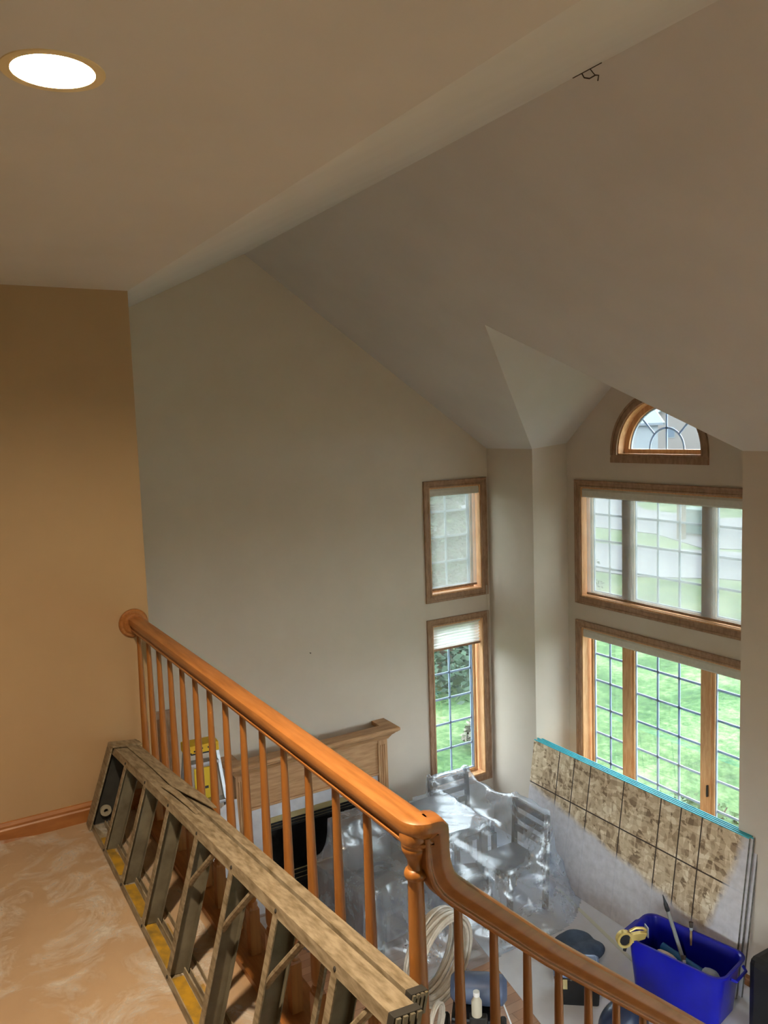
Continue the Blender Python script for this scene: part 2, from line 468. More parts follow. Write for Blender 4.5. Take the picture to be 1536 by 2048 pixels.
# crank handle under the small lower window
hz = B().tube([(4.80, YG+0.06, -1.945), (4.86, YG+0.03, -1.925), (4.95, YG+0.02, -1.92)], 0.008, 8).box((4.77, YG+0.045, -1.975), (4.84, YG+0.085, -1.94))
hz.v = [tuple(Vector(p)-Vector(w2.location)) for p in hz.v]
hz.build('crank_handle', BLACK, w2, smooth=True)
lk = B().box((4.468, 0, 0), (4.478, 0.02, 0.10)); lk.v = [(XW+0.055+p[1], p[0], p[2]-1.50) for p in lk.v]
lk.v = [tuple(Vector(p)-Vector(w4.location)) for p in lk.v]
lk.build('sash_lock', BLACK, w4)
# arched window
w5 = empty_struct('window_5', (XW, arch_c, arch_b))
off5 = Vector(w5.location)
m5 = lambda u, v, w: tuple(Vector(mYZ(XW)(u, v, w))-off5)
def arc_ring(ro, ri, w0, wv, n=28, base=0.03):
    b = B(); th = np.linspace(0, PI, n)
    out = [(arch_c+ro*math.cos(t), arch_b+base+ro*math.sin(t)) for t in th]; inn = [(arch_c+ri*math.cos(t), arch_b+base+ri*math.sin(t)) for t in th]
    poly = [(arch_c+ro, arch_b)]+out+[(arch_c-ro, arch_b), (arch_c-ri, arch_b)]+inn[::-1]+[(arch_c+ri, arch_b)]
    return b.prism(poly, [], w0, wv, m5)
arc_ring(arch_r+0.070, arch_r+0.048, -0.022, 0).build('casing_board', CASE, w5)
arc_ring(arch_r+0.048, arch_r+0.016, -0.012, 0).build('casing_board', CASE, w5)
arc_ring(arch_r+0.016, arch_r, -0.016, 0).build('casing_board', CASE, w5)
B().prism(rect(arch_c-arch_r-0.07, arch_c+arch_r+0.07, arch_b-0.022, arch_b), [], -0.016, 0, m5).build('casing_board', CASE, w5)
B().prism(rect(arch_c-arch_r-0.07, arch_c+arch_r+0.07, arch_b-0.07, arch_b-0.022), [], -0.022, 0, m5).build('casing_board', CASE, w5)
arc_ring(arch_r, arch_r-0.012, 0, 0.15).build('jamb', SASH, w5)
mbox(m5, arch_c-arch_r, arch_c+arch_r, arch_b, arch_b+0.012, 0, 0.15).build('sill', SASH, w5)
arc_ring(arch_r-0.012, arch_r-0.06, 0.08, 0.13).build('sash_frame', SASH, w5)
mbox(m5, arch_c-arch_r+0.06, arch_c+arch_r-0.06, arch_b+0.012, arch_b+0.05, 0.08, 0.13).build('sash_frame', SASH, w5)
arc_ring(arch_r-0.06, arch_r-0.072, 0.1, 0.116).build('glazing_bead', MUNT, w5)
gl = [(arch_c+(arch_r-0.06)*math.cos(t), arch_b+0.03+(arch_r-0.06)*math.sin(t)) for t in np.linspace(0.05, PI-0.05, 24)]
B().prism(gl, [], 0.108, 0.112, m5).build('pane', GLASS, w5)
inner = [(arch_c+0.195*math.cos(t), arch_b+0.05+0.195*math.sin(t)) for t in np.linspace(0, PI, 22)]
inn2 = [(arch_c+0.178*math.cos(t), arch_b+0.05+0.178*math.sin(t)) for t in np.linspace(0, PI, 22)]
B().prism(inner+inn2[::-1], [], 0.114, 0.122, m5).build('muntin', MUNT, w5)
mbox(m5, arch_c-0.008, arch_c+0.008, arch_b+0.05, arch_b+0.42, 0.114, 0.122).build('muntin', MUNT, w5)
for a in (PI/4, 3*PI/4):
    d = Vector((math.cos(a), math.sin(a))); n_ = Vector((-d.y, d.x))*0.008; c0 = Vector((arch_c, arch_b+0.05))
    p = [c0+d*0.19-n_, c0+d*0.40-n_, c0+d*0.40+n_, c0+d*0.19+n_]
    B().prism([tuple(q) for q in p], [], 0.114, 0.122, m5).build('muntin', MUNT, w5)
# unseen windows added out of frame to let more daylight into the room
window('added_window_6', mYZ(XA), *NEARWIN, [(-4.3, -3.0, []), (-2.9, -1.6, []), (-1.5, -0.3, [])], [], 0.08)
mL = lambda u, v, w: (XL-w, u, v)
window('added_window_8', mL, *LEFTWIN, [(-4.5, -2.0, []), (-1.9, 0.6, []), (0.7, 3.3, [])], [], 0.08)
mB = lambda u, v, w: (u, YB-w, v)
window('added_window_7', mB, *BACKWIN, [(1.3, 3.0, []), (3.15, 4.8, [])], [], 0.08)

# ------------------------------------------------------------------ shades
def shade(name, label, mp, u0, u1, vt, drop, group=None, valance=0.075, pleats=False, w=0.03):
    t = thing(name, label, 'window shade', mp((u0+u1)/2, vt, w), 0, group)
    off = Vector(t.location); mq = lambda a, b_, c: tuple(Vector(mp(a, b_, c))-off)
    if not pleats:
        prof = [(0.035, 0), (-0.028, 0), (-0.036, -0.02), (-0.036, -valance+0.012), (-0.028, -valance), (0.0, -valance)]
        vs = [mq(u, vt+p[1], w+p[0]) for u in (u0, u1) for p in prof]; n = len(prof)
        B().add(vs, [(i, (i+1) % n, n+(i+1) % n, n+i) for i in range(n)]+[tuple(range(n))[::-1], tuple(range(n, 2*n))]).build('valance', VALANCE, t)
        if drop > 0:
            mbox(mq, u0+0.02, u1-0.02, vt-drop, vt-valance+0.01, w+0.004, w+0.0052).build('shade_cloth', SCREEN, t)
            mbox(mq, u0+0.02, u1-0.02, vt-drop-0.022, vt-drop, w-0.004, w+0.010).build('bottom_bar', CASE, t, bevel=0.003)
    else:
        n = 15; b = B(); vs = []
        for i in range(n):
            z = vt-0.02-(drop-0.02)*i/(n-1); o = 0.012 if i % 2 else -0.008
            vs += [mq(u0+0.01, z-0.006*(i % 3), w+o), mq((u0+u1)/2, z, w+o*1.1), mq(u1-0.01, z-0.004, w+o)]
        b.add(vs, [f for i in range(n-1) for f in ((3*i, 3*i+1, 3*i+4, 3*i+3), (3*i+1, 3*i+2, 3*i+5, 3*i+4))])
        b.build('pleated_cloth', PLEAT, t)
        mbox(mq, u0+0.005, u1-0.005, vt-0.022, vt, w-0.015, w+0.02).build('head_rail', VALANCE, t)
        mbox(mq, u0+0.005, u1-0.005, vt-drop-0.022, vt-drop, w-0.014, w+0.014).build('bottom_bar', CASE, t)
    return t
ix = 0.013
shade('roller_shade', 'pale sheer roller shade drawn down over the tall narrow upper window', mXZ(YG), WIN_U[0]+ix, WIN_U[1]-ix, WIN_U[3]-ix, 1.02, 'roller shades', w=0.045)
shade('roller_shade', 'wide sheer roller shade drawn down over the upper three-part window', mYZ(XW), BU[0]+ix, BU[1]-ix, BU[3]-ix, 1.02, 'roller shades', 0.085, w=0.045)
shade('roller_shade', 'wide roller shade fully rolled up above the lower three-part window', mYZ(XW), BL[0]+ix, BL[1]-ix, BL[3]-ix, 0, 'roller shades', 0.085, w=0.045)
shade('pleated_shade', 'crumpled white pleated shade half raised on the narrow lower window', mXZ(YG), WIN_L[0]+ix, WIN_L[1]-ix, WIN_L[3]-ix, 0.24, None, pleats=True, w=0.04)
for k, (dx, zb) in enumerate(((0.0, -1.45), (0.012, -1.50))):
    c = B().tube([(5.235+dx, YG-0.028, 0.06), (5.245+dx, YG-0.03, -0.3), (5.262+dx, YG-0.03, zb)], 0.0022, 6)
    tag(c.build('pull_cord', CORD), ('thin pull cord hanging beside the narrow windows, nearer the glass' if k == 0 else 'thin pull cord hanging beside the narrow windows, nearer the corner'), 'cord', 'shade pull cords')

# ------------------------------------------------------------------ recessed lamp
lt = thing('recessed_light', 'glowing recessed can light in the loft ceiling', 'ceiling light', (LX, LY, ZC))
GOLD = mat('warm_reflector', S(232, 208, 150), rough=0.4, metal=0.1)
B().lathe([(0.068, 0.002), (0.071, -0.0015), (0.088, -0.0015), (0.090, 0.002)], 48, ring=True).build('trim_ring', mat('cream_ring', S(224, 206, 160), rough=0.4), lt, smooth=True)
B().lathe([(0.072, 0.0), (0.068, 0.05), (0.055, 0.13), (0.0001, 0.13)], 40, caps=False).build('can', GOLD, lt, smooth=True)
B().lathe([(0.0001, 0.017), (0.035, 0.018), (0.052, 0.022), (0.060, 0.030), (0.055, 0.05), (0.03, 0.08), (0.02, 0.12), (0.0001, 0.125)], 32).build('bulb', emis('lamp_glow', (1.0, 0.80, 0.55, 1), LAMP), lt, smooth=True)

# ------------------------------------------------------------------ outdoors
GZ = -3.05
def grass_material():
    mt, nt, N, L, bs = nodes_of('lawn_grass')
    v = tex_coord(N, L)
    a = noise(N, L, v, 9, 9, 0.78); b_ = noise(N, L, v, 0.7, 3)
    mx = N.new('ShaderNodeMath'); mx.operation = 'ADD'; L.new(a, mx.inputs[0])
    ms = N.new('ShaderNodeMath'); ms.operation = 'MULTIPLY'; ms.inputs[1].default_value = 0.6; L.new(b_, ms.inputs[0]); L.new(ms.outputs[0], mx.inputs[1])
    c = ramp(N, L, mx.outputs[0], [(0.62, S(34, 58, 32)), (0.80, S(62, 86, 50)), (0.98, S(104, 112, 82))])
    L.new(c, bs.inputs['Base Color']); bs.inputs['Roughness'].default_value = 0.9
    bs.inputs['Specular IOR Level'].default_value = 0.1
    bump(N, L, a, 0.5, 0.03, bs)
    return mt
GRASS = grass_material()
struct('lawn', B().box((-150, -120, GZ-0.3), (260, 220, GZ)), GRASS)
ROAD = mat('pale_concrete_road', S(82, 82, 90), S(75, 75, 82), 0.85, scale=1.2)
flat = lambda u, v, w: (u, v, w)
struct('road_near', B().prism([(14, 28), (18.3, 23.5), (19.0, 17.4), (20.6, 15.5), (23, 8), (26, 0), (32, -12), (37, -12), (31, 2), (27.5, 12), (24.6, 19.2), (23.5, 21), (23.2, 23.4), (20, 34)], [], GZ-0.05, GZ+0.03, flat), ROAD)
struct('road_far', B().prism([(26.6, 26.7), (26.7, 23.3), (24.9, 19.6), (28, 15), (38, 10), (60, 14), (70, 40), (50, 62), (30, 60), (22, 44)], [[(33.5, 30.0), (36, 33), (42, 30), (44, 24), (38, 21), (32.6, 25)]], GZ-0.05, GZ+0.03, flat), ROAD)
BED = mat('pebble_bed', S(110, 104, 98), S(66, 58, 50), 0.9, scale=22, bmp=0.6, bdist=0.02)
struct('gravel_bed', B().prism([(6.9, 8.5), (8.2, 8.5), (8.5, 10.2), (7.5, 10.2)], [], GZ-0.05, GZ+0.04, flat), BED)

def leaf_cluster(n, pts_fn, size, seed, flatness=0.4):
    r = random.Random(seed); b = B()
    for _ in range(n):
        p = Vector(pts_fn(r)); s = size*r.uniform(0.6, 1.4)
        a = Vector((r.uniform(-1, 1), r.uniform(-1, 1), r.uniform(-flatness, flatness))).normalized()
        c = a.cross(Vector((r.uniform(-1, 1), r.uniform(-1, 1), r.uniform(-1, 1)))).normalized()*s*0.45; a = a*s
        b.add([p-a, p+c, p+a, p-c], [(0, 1, 2, 3)])
    return b
BARK = mat('bark', S(92, 76, 60), S(66, 54, 44), 0.9, scale=12, stretch=(2, 2, 0.4))
NEEDLE = mat('spruce_green', S(52, 76, 56), S(32, 52, 38), 0.85, scale=3)
LEAF = mat('leaf_green', S(66, 94, 50), S(46, 72, 36), 0.8, scale=3)
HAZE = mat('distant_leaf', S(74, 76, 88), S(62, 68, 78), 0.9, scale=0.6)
def conifer(label, x, y, h, r0, seed, n=2600, m_=None):
    t = thing('spruce_tree', label, 'tree', (x, y, GZ), 0, 'evergreen trees outside the windows')
    B().lathe([(r0*0.09, 0), (r0*0.05, h*0.6), (0.01, h)], 10).build('trunk', BARK, t, smooth=True)
    def pt(r):
        k = r.random()**1.5; z = h*(0.06+0.94*k); rr = r0*(1-k)*(0.35+0.65*r.random())*(0.8+0.2*math.sin(z*9)); a = r.uniform(0, 2*PI)
        return (rr*math.cos(a), rr*math.sin(a), z-0.18*rr)
    leaf_cluster(n*2, pt, 0.055+0.012*r0, seed).build('foliage', m_ or NEEDLE, t, kind='stuff')
    return t
def shrub(label, x, y, h, r0, seed, n=900, m_=None, group='shrubs outside the windows', nm='shrub', cat='shrub'):
    t = thing(nm, label, cat, (x, y, GZ), 0, group)
    b = B(); rr = random.Random(seed)
    for k in range(6):
        a = rr.uniform(0, 2*PI); b.tube([(0, 0, 0), (0.3*r0*math.cos(a), 0.3*r0*math.sin(a), h*0.4), (0.7*r0*math.cos(a), 0.7*r0*math.sin(a), h*0.8)], [0.03, 0.02, 0.008], 5)
    b.build('stems', BARK, t)
    def pt(r):
        a = r.uniform(0, 2*PI); e = math.acos(r.uniform(-0.2, 1)); q = r.uniform(0.65, 1)
        return (r0*q*math.sin(e)*math.cos(a), r0*q*math.sin(e)*math.sin(a), h*(0.35+0.65*q*math.cos(e)))
    leaf_cluster(n, pt, 0.07+0.015*r0, seed, 0.8).build('foliage', m_ or LEAF, t, kind='stuff')
    return t
conifer('dark spruce beyond the lawn seen through the narrow lower window', 8.75, 12.7, 5.0, 1.9, 11, 4200)
conifer('spruce with sparse branches near the far end of the wide upper window', 16.6, 17.6, 3.6, 1.0, 12, 1500)
shrub('rounded green shrub behind the spruce outside the narrow windows', 11.2, 15.2, 2.2, 1.3, 21, 2200)
shrub('low leafy shrub right under the sill of the wide lower window', 7.0, 5.6, 0.75, 0.6, 22, 900)
shrub('pale flowering plant in the pebble bed by the narrow window', 7.3, 9.5, 0.45, 0.4, 23, 420, mat('pale_blossom', S(112, 100, 94), S(70, 84, 54), 0.8, scale=9))
for k in range(3):
    st = B().tube([(7.15+0.05*k, 4.60+0.12*k, GZ), (7.15+0.04*k, 4.65+0.13*k, GZ+0.7), (7.1+0.05*k, 4.62+0.16*k, GZ+1.25-0.2*k)], 0.005, 5)
    tag(st.build('dry_stalk', BARK), ('tallest thin bare stalk outside the wide lower window', 'middle thin bare stalk outside the wide lower window', 'shortest thin bare stalk outside the wide lower window')[k], 'plant', 'bare stalks outside')
# mailbox and bin by the road
mbx = thing('mailbox', 'brown mailbox post with a crossbar beside the far road', 'mailbox', (26.2, 21.6, GZ))
B().box((-0.12, -0.12, 0), (0.12, 0.12, 1.5)).build('post', BARK, mbx)
B().box((-0.15, -0.8, 1.5), (0.15, 0.8, 1.75)).build('crossbar', BARK, mbx, bevel=0.03)
binb = thing('street_bin', 'teal kerbside bin standing beside the brown mailbox post', 'bin', (27.6, 22.0, GZ))
TEAL = mat('teal_plastic', S(60, 86, 86), rough=0.6)
B().box((-0.4, -0.5, 0.1), (0.4, 0.5, 1.0)).build('body', TEAL, binb, bevel=0.05)
B().box((-0.44, -0.55, 1.0), (0.44, 0.55, 1.1)).build('lid', TEAL, binb, bevel=0.03)
def house(label, x, y, rz, w, d, h, rh, wallm, roofm):
    t = thing('house', label, 'house', (x, y, GZ), rz, 'houses across the street')
    B().prism([(-w/2, 0), (w/2, 0), (w/2, h), (0, h+rh), (-w/2, h)], [], -d/2, d/2, lambda u, v, ww: (u, ww, v)).build('wall', wallm, t)
    k = rh/(w/2); o = 0.4
    for s in (-1, 1):
        B().add([(0, -d/2-o, h+rh+0.02), (s*(w/2+o), -d/2-o, h-o*k+0.02), (s*(w/2+o), d/2+o, h-o*k+0.02), (0, d/2+o, h+rh+0.02),
                 (0, -d/2-o, h+rh+0.25), (s*(w/2+o), -d/2-o, h-o*k+0.25), (s*(w/2+o), d/2+o, h-o*k+0.25), (0, d/2+o, h+rh+0.25)],
                [(0,1,2,3),(7,6,5,4),(0,4,5,1),(1,5,6,2),(2,6,7,3),(3,7,4,0)]).build('roof', roofm, t)
        B().tube([(s*(w/2+o), -d/2-o-0.02, h-o*k+0.13), (0, -d/2-o-0.02, h+rh+0.13)], 0.16, 6).build('fascia', WHITEP, t)
    for u in (-w*0.25, w*0.25):
        f = B().box((u-0.6, -d/2-0.06, h*0.45), (u+0.6, -d/2, h*0.45+1.4)).build('window', WHITEP, t)
        B().box((u-0.5, -d/2-0.08, h*0.45+0.1), (u+0.5, -d/2-0.06, h*0.45+1.3)).build('pane', DARKG, f)
    return t
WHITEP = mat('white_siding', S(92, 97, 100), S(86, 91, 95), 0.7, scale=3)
DARKG = mat('dark_window_glass', S(70, 80, 92), rough=0.15)
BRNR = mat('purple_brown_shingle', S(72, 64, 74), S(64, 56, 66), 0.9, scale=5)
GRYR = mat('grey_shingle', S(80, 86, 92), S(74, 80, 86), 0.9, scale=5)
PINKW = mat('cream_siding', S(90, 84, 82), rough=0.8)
house('white house with a broad pale roof behind the left of the arched window', 60, 66, math.radians(60), 18, 16, 4.2, 4.6, WHITEP, GRYR)
house('cream house with a pointed gable behind the right of the arched window', 74, 49, math.radians(-52), 8, 12, 4.4, 3.2, PINKW, BRNR)
house('long brown roofed house in the middle distance behind the arched window', 100, 84, math.radians(-40), 12, 30, 4.4, 3.6, PINKW, BRNR)
for k, (x, y, h, r0, lb) in enumerate(((118, 122, 13, 9, 'hazy broad tree far behind the houses, left of the arched window'), (138, 104, 15, 10, 'hazy broad tree far behind the houses, middle of the arched window'),
                                   (136, 80, 12, 9, 'hazy broad tree far behind the houses, right of the arched window'), (104, 58, 9, 7, 'hazy broad tree beside the brown roofed house'))):
    tr = shrub(lb, x, y, h, r0, 40+k, 1600, HAZE, 'distant trees', 'broad_tree', 'tree')
    tr.children[1].data = leaf_cluster(1600, lambda r: (lambda a, e, q: (r0*q*math.sin(e)*math.cos(a), r0*q*math.sin(e)*math.sin(a), h*(0.4+0.6*q*math.cos(e))))(r.uniform(0, 2*PI), math.acos(r.uniform(-0.5, 1)), r.uniform(0.3, 1)), 1.1, 60+k, 0.8).build('leafmass', HAZE).data
    o_ = bpy.data.objects['leafmass']; bpy.data.objects.remove(o_)

# ------------------------------------------------------------------ balustrade
bal = thing('balustrade', 'honey oak balustrade edging the loft and turning down the stairs', 'railing', (0.905, 2.4, 0))
def rel(o, parent):
    """shapes were modelled in world space: keep them there under their parent"""
    pm = Vector(parent.location)
    for v in o.data.vertices: v.co -= pm
    return o
RP = [(-0.023, 0), (0.023, 0), (0.0255, 0.004), (0.0255, 0.009), (0.021, 0.013), (0.0215, 0.018), (0.031, 0.030), (0.0325, 0.036), (0.0325, 0.050), (0.0305, 0.0565), (0.0245, 0.0605), (0.008, 0.062), (-0.008, 0.062), (-0.0245, 0.0605), (-0.0305, 0.0565), (-0.0325, 0.050), (-0.0325, 0.036), (-0.031, 0.030), (-0.0215, 0.018), (-0.021, 0.013), (-0.0255, 0.009), (-0.0255, 0.004)]
RPC = [(x, y-0.031) for x, y in RP]
RB = 0.853; RCZ = RB+0.031
RXc, NYc = 0.905, 1.437
AR = 0.022
pth = [(RXc, YT-0.02, RCZ), (RXc, 3.0, RCZ), (RXc, 2.2, RCZ), (RXc, 1.55, RCZ)]+[(RXc+AR-AR*math.cos(t), NYc+AR-AR*math.sin(t), RCZ) for t in np.linspace(0, PI/2, 8)]
rel(B().sweep(RPC, pth, [(0, 0, 1)]*len(pth)).build('handrail', OAK, bal, smooth=True, angle=35), bal)
# block where the turn sits on the newel
rel(B().lathe([(0.0001, 0.036), (0.030, 0.034), (0.033, 0.026), (0.034, 0.016), (0.032, 0.006), (0.030, 0.0), (0.030, -0.008)], 28, (RXc+0.002, 1.452, RB)).build('turn_cap', OAK, bal, smooth=True, angle=50), bal)
gz = [(0.922, RCZ), (0.934, RCZ), (0.9385, RCZ-0.001), (0.941, RCZ-0.004), (0.9415, RCZ-0.008), (0.9415, 0.838), (0.9445, 0.805), (0.954, 0.774), (0.971, 0.748), (0.994, 0.724), (1.024, 0.697), (1.09, 0.6375), (1.26, 0.484), (1.81, 0.030), (2.55, -0.582)]
gp = [(x, NYc, z) for x, z in gz]
gu = []
for i in range(len(gp)):
    a = Vector(gp[max(i-1, 0)]); c = Vector(gp[min(i+1, len(gp)-1)]); t_ = (c-a).normalized()
    gu.append(Vector((0, 1, 0)).cross(t_)*-1 if False else Vector((-t_.z, 0, t_.x)))
rel(B().sweep(RPC, gp, gu).build('stair_handrail', OAKX, bal, smooth=True, angle=35), bal)
# rosette on the tan wall
Mr = Matrix.Rotation(PI/2, 4, 'X')
ro = B().lathe([(0.0001, 0.022), (0.040, 0.022), (0.046, 0.018), (0.050, 0.012), (0.060, 0.012), (0.066, 0.007), (0.068, 0.0), (0.0001, 0)], 40, (0, 0, 0), Mr)
ro.v = [(x+RXc-0.006, y+YT-0.001, z+RCZ) for x, y, z in ro.v]
rel(ro.build('rosette', OAK, bal, smooth=True, angle=30), bal)
# newel
nw = B().lathe([(0.024, 0.24), (0.026, 0.26), (0.0235, 0.30), (0.0225, 0.40), (0.0185, 0.70), (0.0175, 0.765), (0.0185, 0.772), (0.024, 0.776), (0.0255, 0.784), (0.023, 0.792), (0.0175, 0.796), (0.0165, 0.806), (0.018, 0.818), (0.024, 0.830), (0.0285, 0.838), (0.0295, 0.846), (0.0275, 0.849), (0.030, 0.852), (0.030, 0.856)], 28)
nw.v = [(x+RXc+0.001, y+1.451, z) for x, y, z in nw.v]
nwo = rel(nw.build('newel_post', OAKZ, bal, smooth=True, angle=45), bal)
rel(B().box((RXc-0.033, 1.417, 0.02), (RXc+0.027, 1.477, 0.245)).build('newel_base', OAKZ, bal, bevel=0.005), bal)
bprof = [(0.0165, 0.185), (0.0175, 0.195), (0.013, 0.203), (0.0165, 0.215), (0.017, 0.235), (0.0155, 0.40), (0.0122, 0.65), (0.0095, 0.86)]
def baluster_mesh():
    b = B().lathe(bprof, 14)
    s = 0.0175
    b.box((-s, -s, 0.0), (s, s, 0.178)).add([(-s, -s, 0.178), (s, -s, 0.178), (s, s, 0.178), (-s, s, 0.178), (-0.012, -0.012, 0.19), (0.012, -0.012, 0.19), (0.012, 0.012, 0.19), (-0.012, 0.012, 0.19)],
                                            [(0,1,5,4),(1,2,6,5),(2,3,7,6),(3,0,4,7),(4,5,6,7)])
    return b
b0 = baluster_mesh().build('baluster', OAKZ, bal, smooth=True, angle=40)
ys = [3.785-0.1634*k for k in range(14)]
b0.location = (0, ys[0]-2.4, 0.0)
for y in ys[1:]: dup(b0, bal, (0, y-2.4, 0.0))
slope = (0.484-0.030)/(1.81-1.26)
stair_b = B().lathe([(r*1.0, z-0.86) for r, z in bprof], 14).box((-0.0175, -0.0175, -0.95), (0.0175, 0.0175, -0.675)).build('baluster', OAKZ, bal, smooth=True, angle=40)
first = True
for k in range(16):
    x = 1.005+0.0985*k
    zc = float(np.interp(x, [g[0] for g in gz[10:]], [g[1] for g in gz[10:]]))-0.02
    loc = (x-RXc, NYc-0.002-2.4, zc)
    if first: stair_b.location = loc; first = False
    else: dup(stair_b, bal, loc)

# ------------------------------------------------------------------ stairs (below the frame)
stw = empty_struct('staircase', (0.95, 0.95, 0))
for k in range(12):
    x = 0.95+0.245*k; z = -0.2*(k+1)
    B().box((x-0.95-0.02, -0.5, z-0.03), (x-0.95+0.255, 0.56, z)).build('tread', OAK, stw)
    B().box((x-0.95-0.005, -0.5, z), (x-0.95+0.01, 0.56, z+0.17)).build('riser', CEIL, stw)
for yy in (-0.53, 0.50):
    B().prism([(0.0, -0.34), (0.0, -0.02), (2.95, -2.42), (2.95, -2.59), (2.78, -2.59)], [], yy, yy+0.03, lambda u, v, w: (u, w, v)).build('stringer', OAKX, stw)

# ------------------------------------------------------------------ stepladder lying on its side
lad = thing('stepladder', 'long dusty aluminium stepladder lying on its side along the balustrade', 'ladder', (0.68, 2.5, 0))
def LP(y, v, w):
    """ladder point: y along the room, v 0..1 from lower to upper rail edge, w depth towards the balusters"""
    t = (3.78-y)/(3.78-1.325)
    lo = Vector((0.630-0.020*t, y, 0.004)); hi = Vector((0.748+0.006*t, y, 0.353+0.247*t))
    d = hi-lo; n = Vector((d.z, 0, -d.x)).normalized()
    if n.z < 0: n = Vector((n.x, 0, n.z*0.35)).normalized()
    return lo+d*v+n*w, d.normalized(), d.length
def lstrip(y0, y1, cs, name, material, bevel=0.0, par=lad, nseg=1, capz=None):
    """cs(y) -> list of (v_offset_m from lower edge (neg = from the upper edge), w) closed section"""
    ysq = [y0+(y1-y0)*i/nseg for i in range(nseg+1)]
    b = B(); vs = []; k = len(cs)
    for y in ysq:
        for (vo, w) in cs:
            p0, d, L_ = LP(y, 0, w)
            vv = vo if vo >= 0 and vo < 5 else L_+(vo if vo < 0 else vo-10)
            vs.append(p0+d*vv)
    fs = [(i*k+j, i*k+(j+1) % k, (i+1)*k+(j+1) % k, (i+1)*k+j) for i in range(nseg) for j in range(k)]
    fs += [tuple(range(k))[::-1], tuple(nseg*k+j for j in range(k))]
    o = b.add(vs, fs).build(name, material, par, bevel=bevel)
    return rel(o, lad)
T = 0.0035
def channel_low(w0, w1, fl): return [(0, w0), (0, w1), (fl, w1), (fl, w1-T), (T, w1-T), (T, w0+T), (fl, w0+T), (fl, w0)]
def channel_high(w0, w1, fl): return [(10, w0), (10-fl, w0), (10-fl, w0+T), (10-T, w0+T), (10-T, w1-T), (10-fl, w1-T), (10-fl, w1), (10, w1)]
# 10 = the upper edge; 10-x = x below it
lstrip(3.755, 1.31, channel_high(0, 0.060, 0.030), 'front_rail', ALU)
lstrip(3.755, 1.31, channel_low(0, 0.060, 0.022), 'front_rail', ALU)
lstrip(3.755, 1.36, channel_high(0.072, 0.106, 0.024), 'rear_rail', ALU)
lstrip(3.755, 1.36, channel_low(0.072, 0.106, 0.022), 'rear_rail', ALU)
for a, c in ((3.62, 3.26), (3.17, 2.92), (2.86, 2.58), (2.52, 2.27), (2.2, 1.95), (1.9, 1.6)):
    lstrip(a, c, [(T+0.0006, 0.006), (T+0.0006, 0.054), (T+0.002, 0.054), (T+0.002, 0.006)], 'yellow_sticker', YEL)
    lstrip(a-0.02, c, [(T+0.0006, 0.079), (T+0.0006, 0.099), (T+0.002, 0.099), (T+0.002, 0.079)], 'yellow_sticker', YEL)
lstrip(3.800, 3.765, [(-0.02+0.02, -0.012), (0.0, 0.115), (10.012, 0.115), (10.012, -0.012)], 'top_cap', ALU, bevel=0.003)
lstrip(3.765, 3.72, [(0.0, -0.012), (0.0, -0.004), (10.012, -0.004), (10.012, -0.012)], 'cap_lip', ALU)
lstrip(3.765, 3.70, [(10.004, -0.012), (10.004, 0.118), (10.012, 0.118), (10.012, -0.012)], 'cap_lip', ALU)
lstrip(3.764, 3.7615, [(0.008, 0.002), (0.008, 0.108), (10-0.006, 0.108), (10-0.006, 0.002)], 'cap_shade_plate', RUB)  # dark plate added in place of the shade inside the cap
ring_p, ring_d, ring_l = LP(3.745, 0.2, 0.045)
rel(B().lathe([(0.010, -0.008), (0.024, -0.008), (0.026, 0), (0.024, 0.008), (0.010, 0.008)], 20, tuple(ring_p), Matrix.Rotation(PI/2, 4, 'X'), ring=True).build('hinge_washer', STEELL, lad, smooth=True), lad)
syl = [3.50, 3.185, 2.865, 2.54, 2.22, 1.895, 1.565]
for y in syl:
    s_ = lstrip(y, y-T, [(0.006, 0.004), (0.006, 0.066), (10-0.006, 0.066), (10-0.006, 0.004)], 'step', ALUD)
    f_ = lstrip(y, y-0.028, [(0.006, 0.0), (0.006, 0.004), (10-0.006, 0.004), (10-0.006, 0.0)], 'step_lip', ALU)
    r_ = lstrip(y, y-0.024, [(0.006, 0.064), (0.006, 0.067), (10-0.006, 0.067), (10-0.006, 0.064)], 'step_lip', ALUD)
    f_.parent = s_; r_.parent = s_
    for vv in (0.016,):
        p, d, L_ = LP(y-0.014, 0, -0.0)
        for q in (L_-0.016, 0.012):
            n_ = Vector((-1, 0, 0.3)).normalized()
            M_ = Matrix.Translation(p+d*q) @ n_.to_track_quat('Z', 'Y').to_matrix().to_4x4()
            rel(B().lathe([(0.006, -0.002), (0.006, 0.001), (0.003, 0.003), (0.0001, 0.003)], 8, (0, 0, 0), M_).build('rivet', RUB, lad), lad)
for y in syl[3:]:
    p1, d, L_ = LP(y-0.014, 0, 0.012); p2, d2, L2 = LP(y-0.165, 0, 0.016)
    rel(B().tube([p1+d*(L_*0.62), p1+d*(L_*0.70)+Vector((0, -0.03, 0)), p2+d2*(L2-0.03)], 0.010, 8).build('knee_brace', ALU, lad, smooth=True), lad)
for y in (3.3, 2.75, 2.35, 1.75, 1.45):
    lstrip(y, y-0.022, [(0.006, 0.084), (0.006, 0.092), (10-0.006, 0.092), (10-0.006, 0.084)], 'rear_bar', ALU)
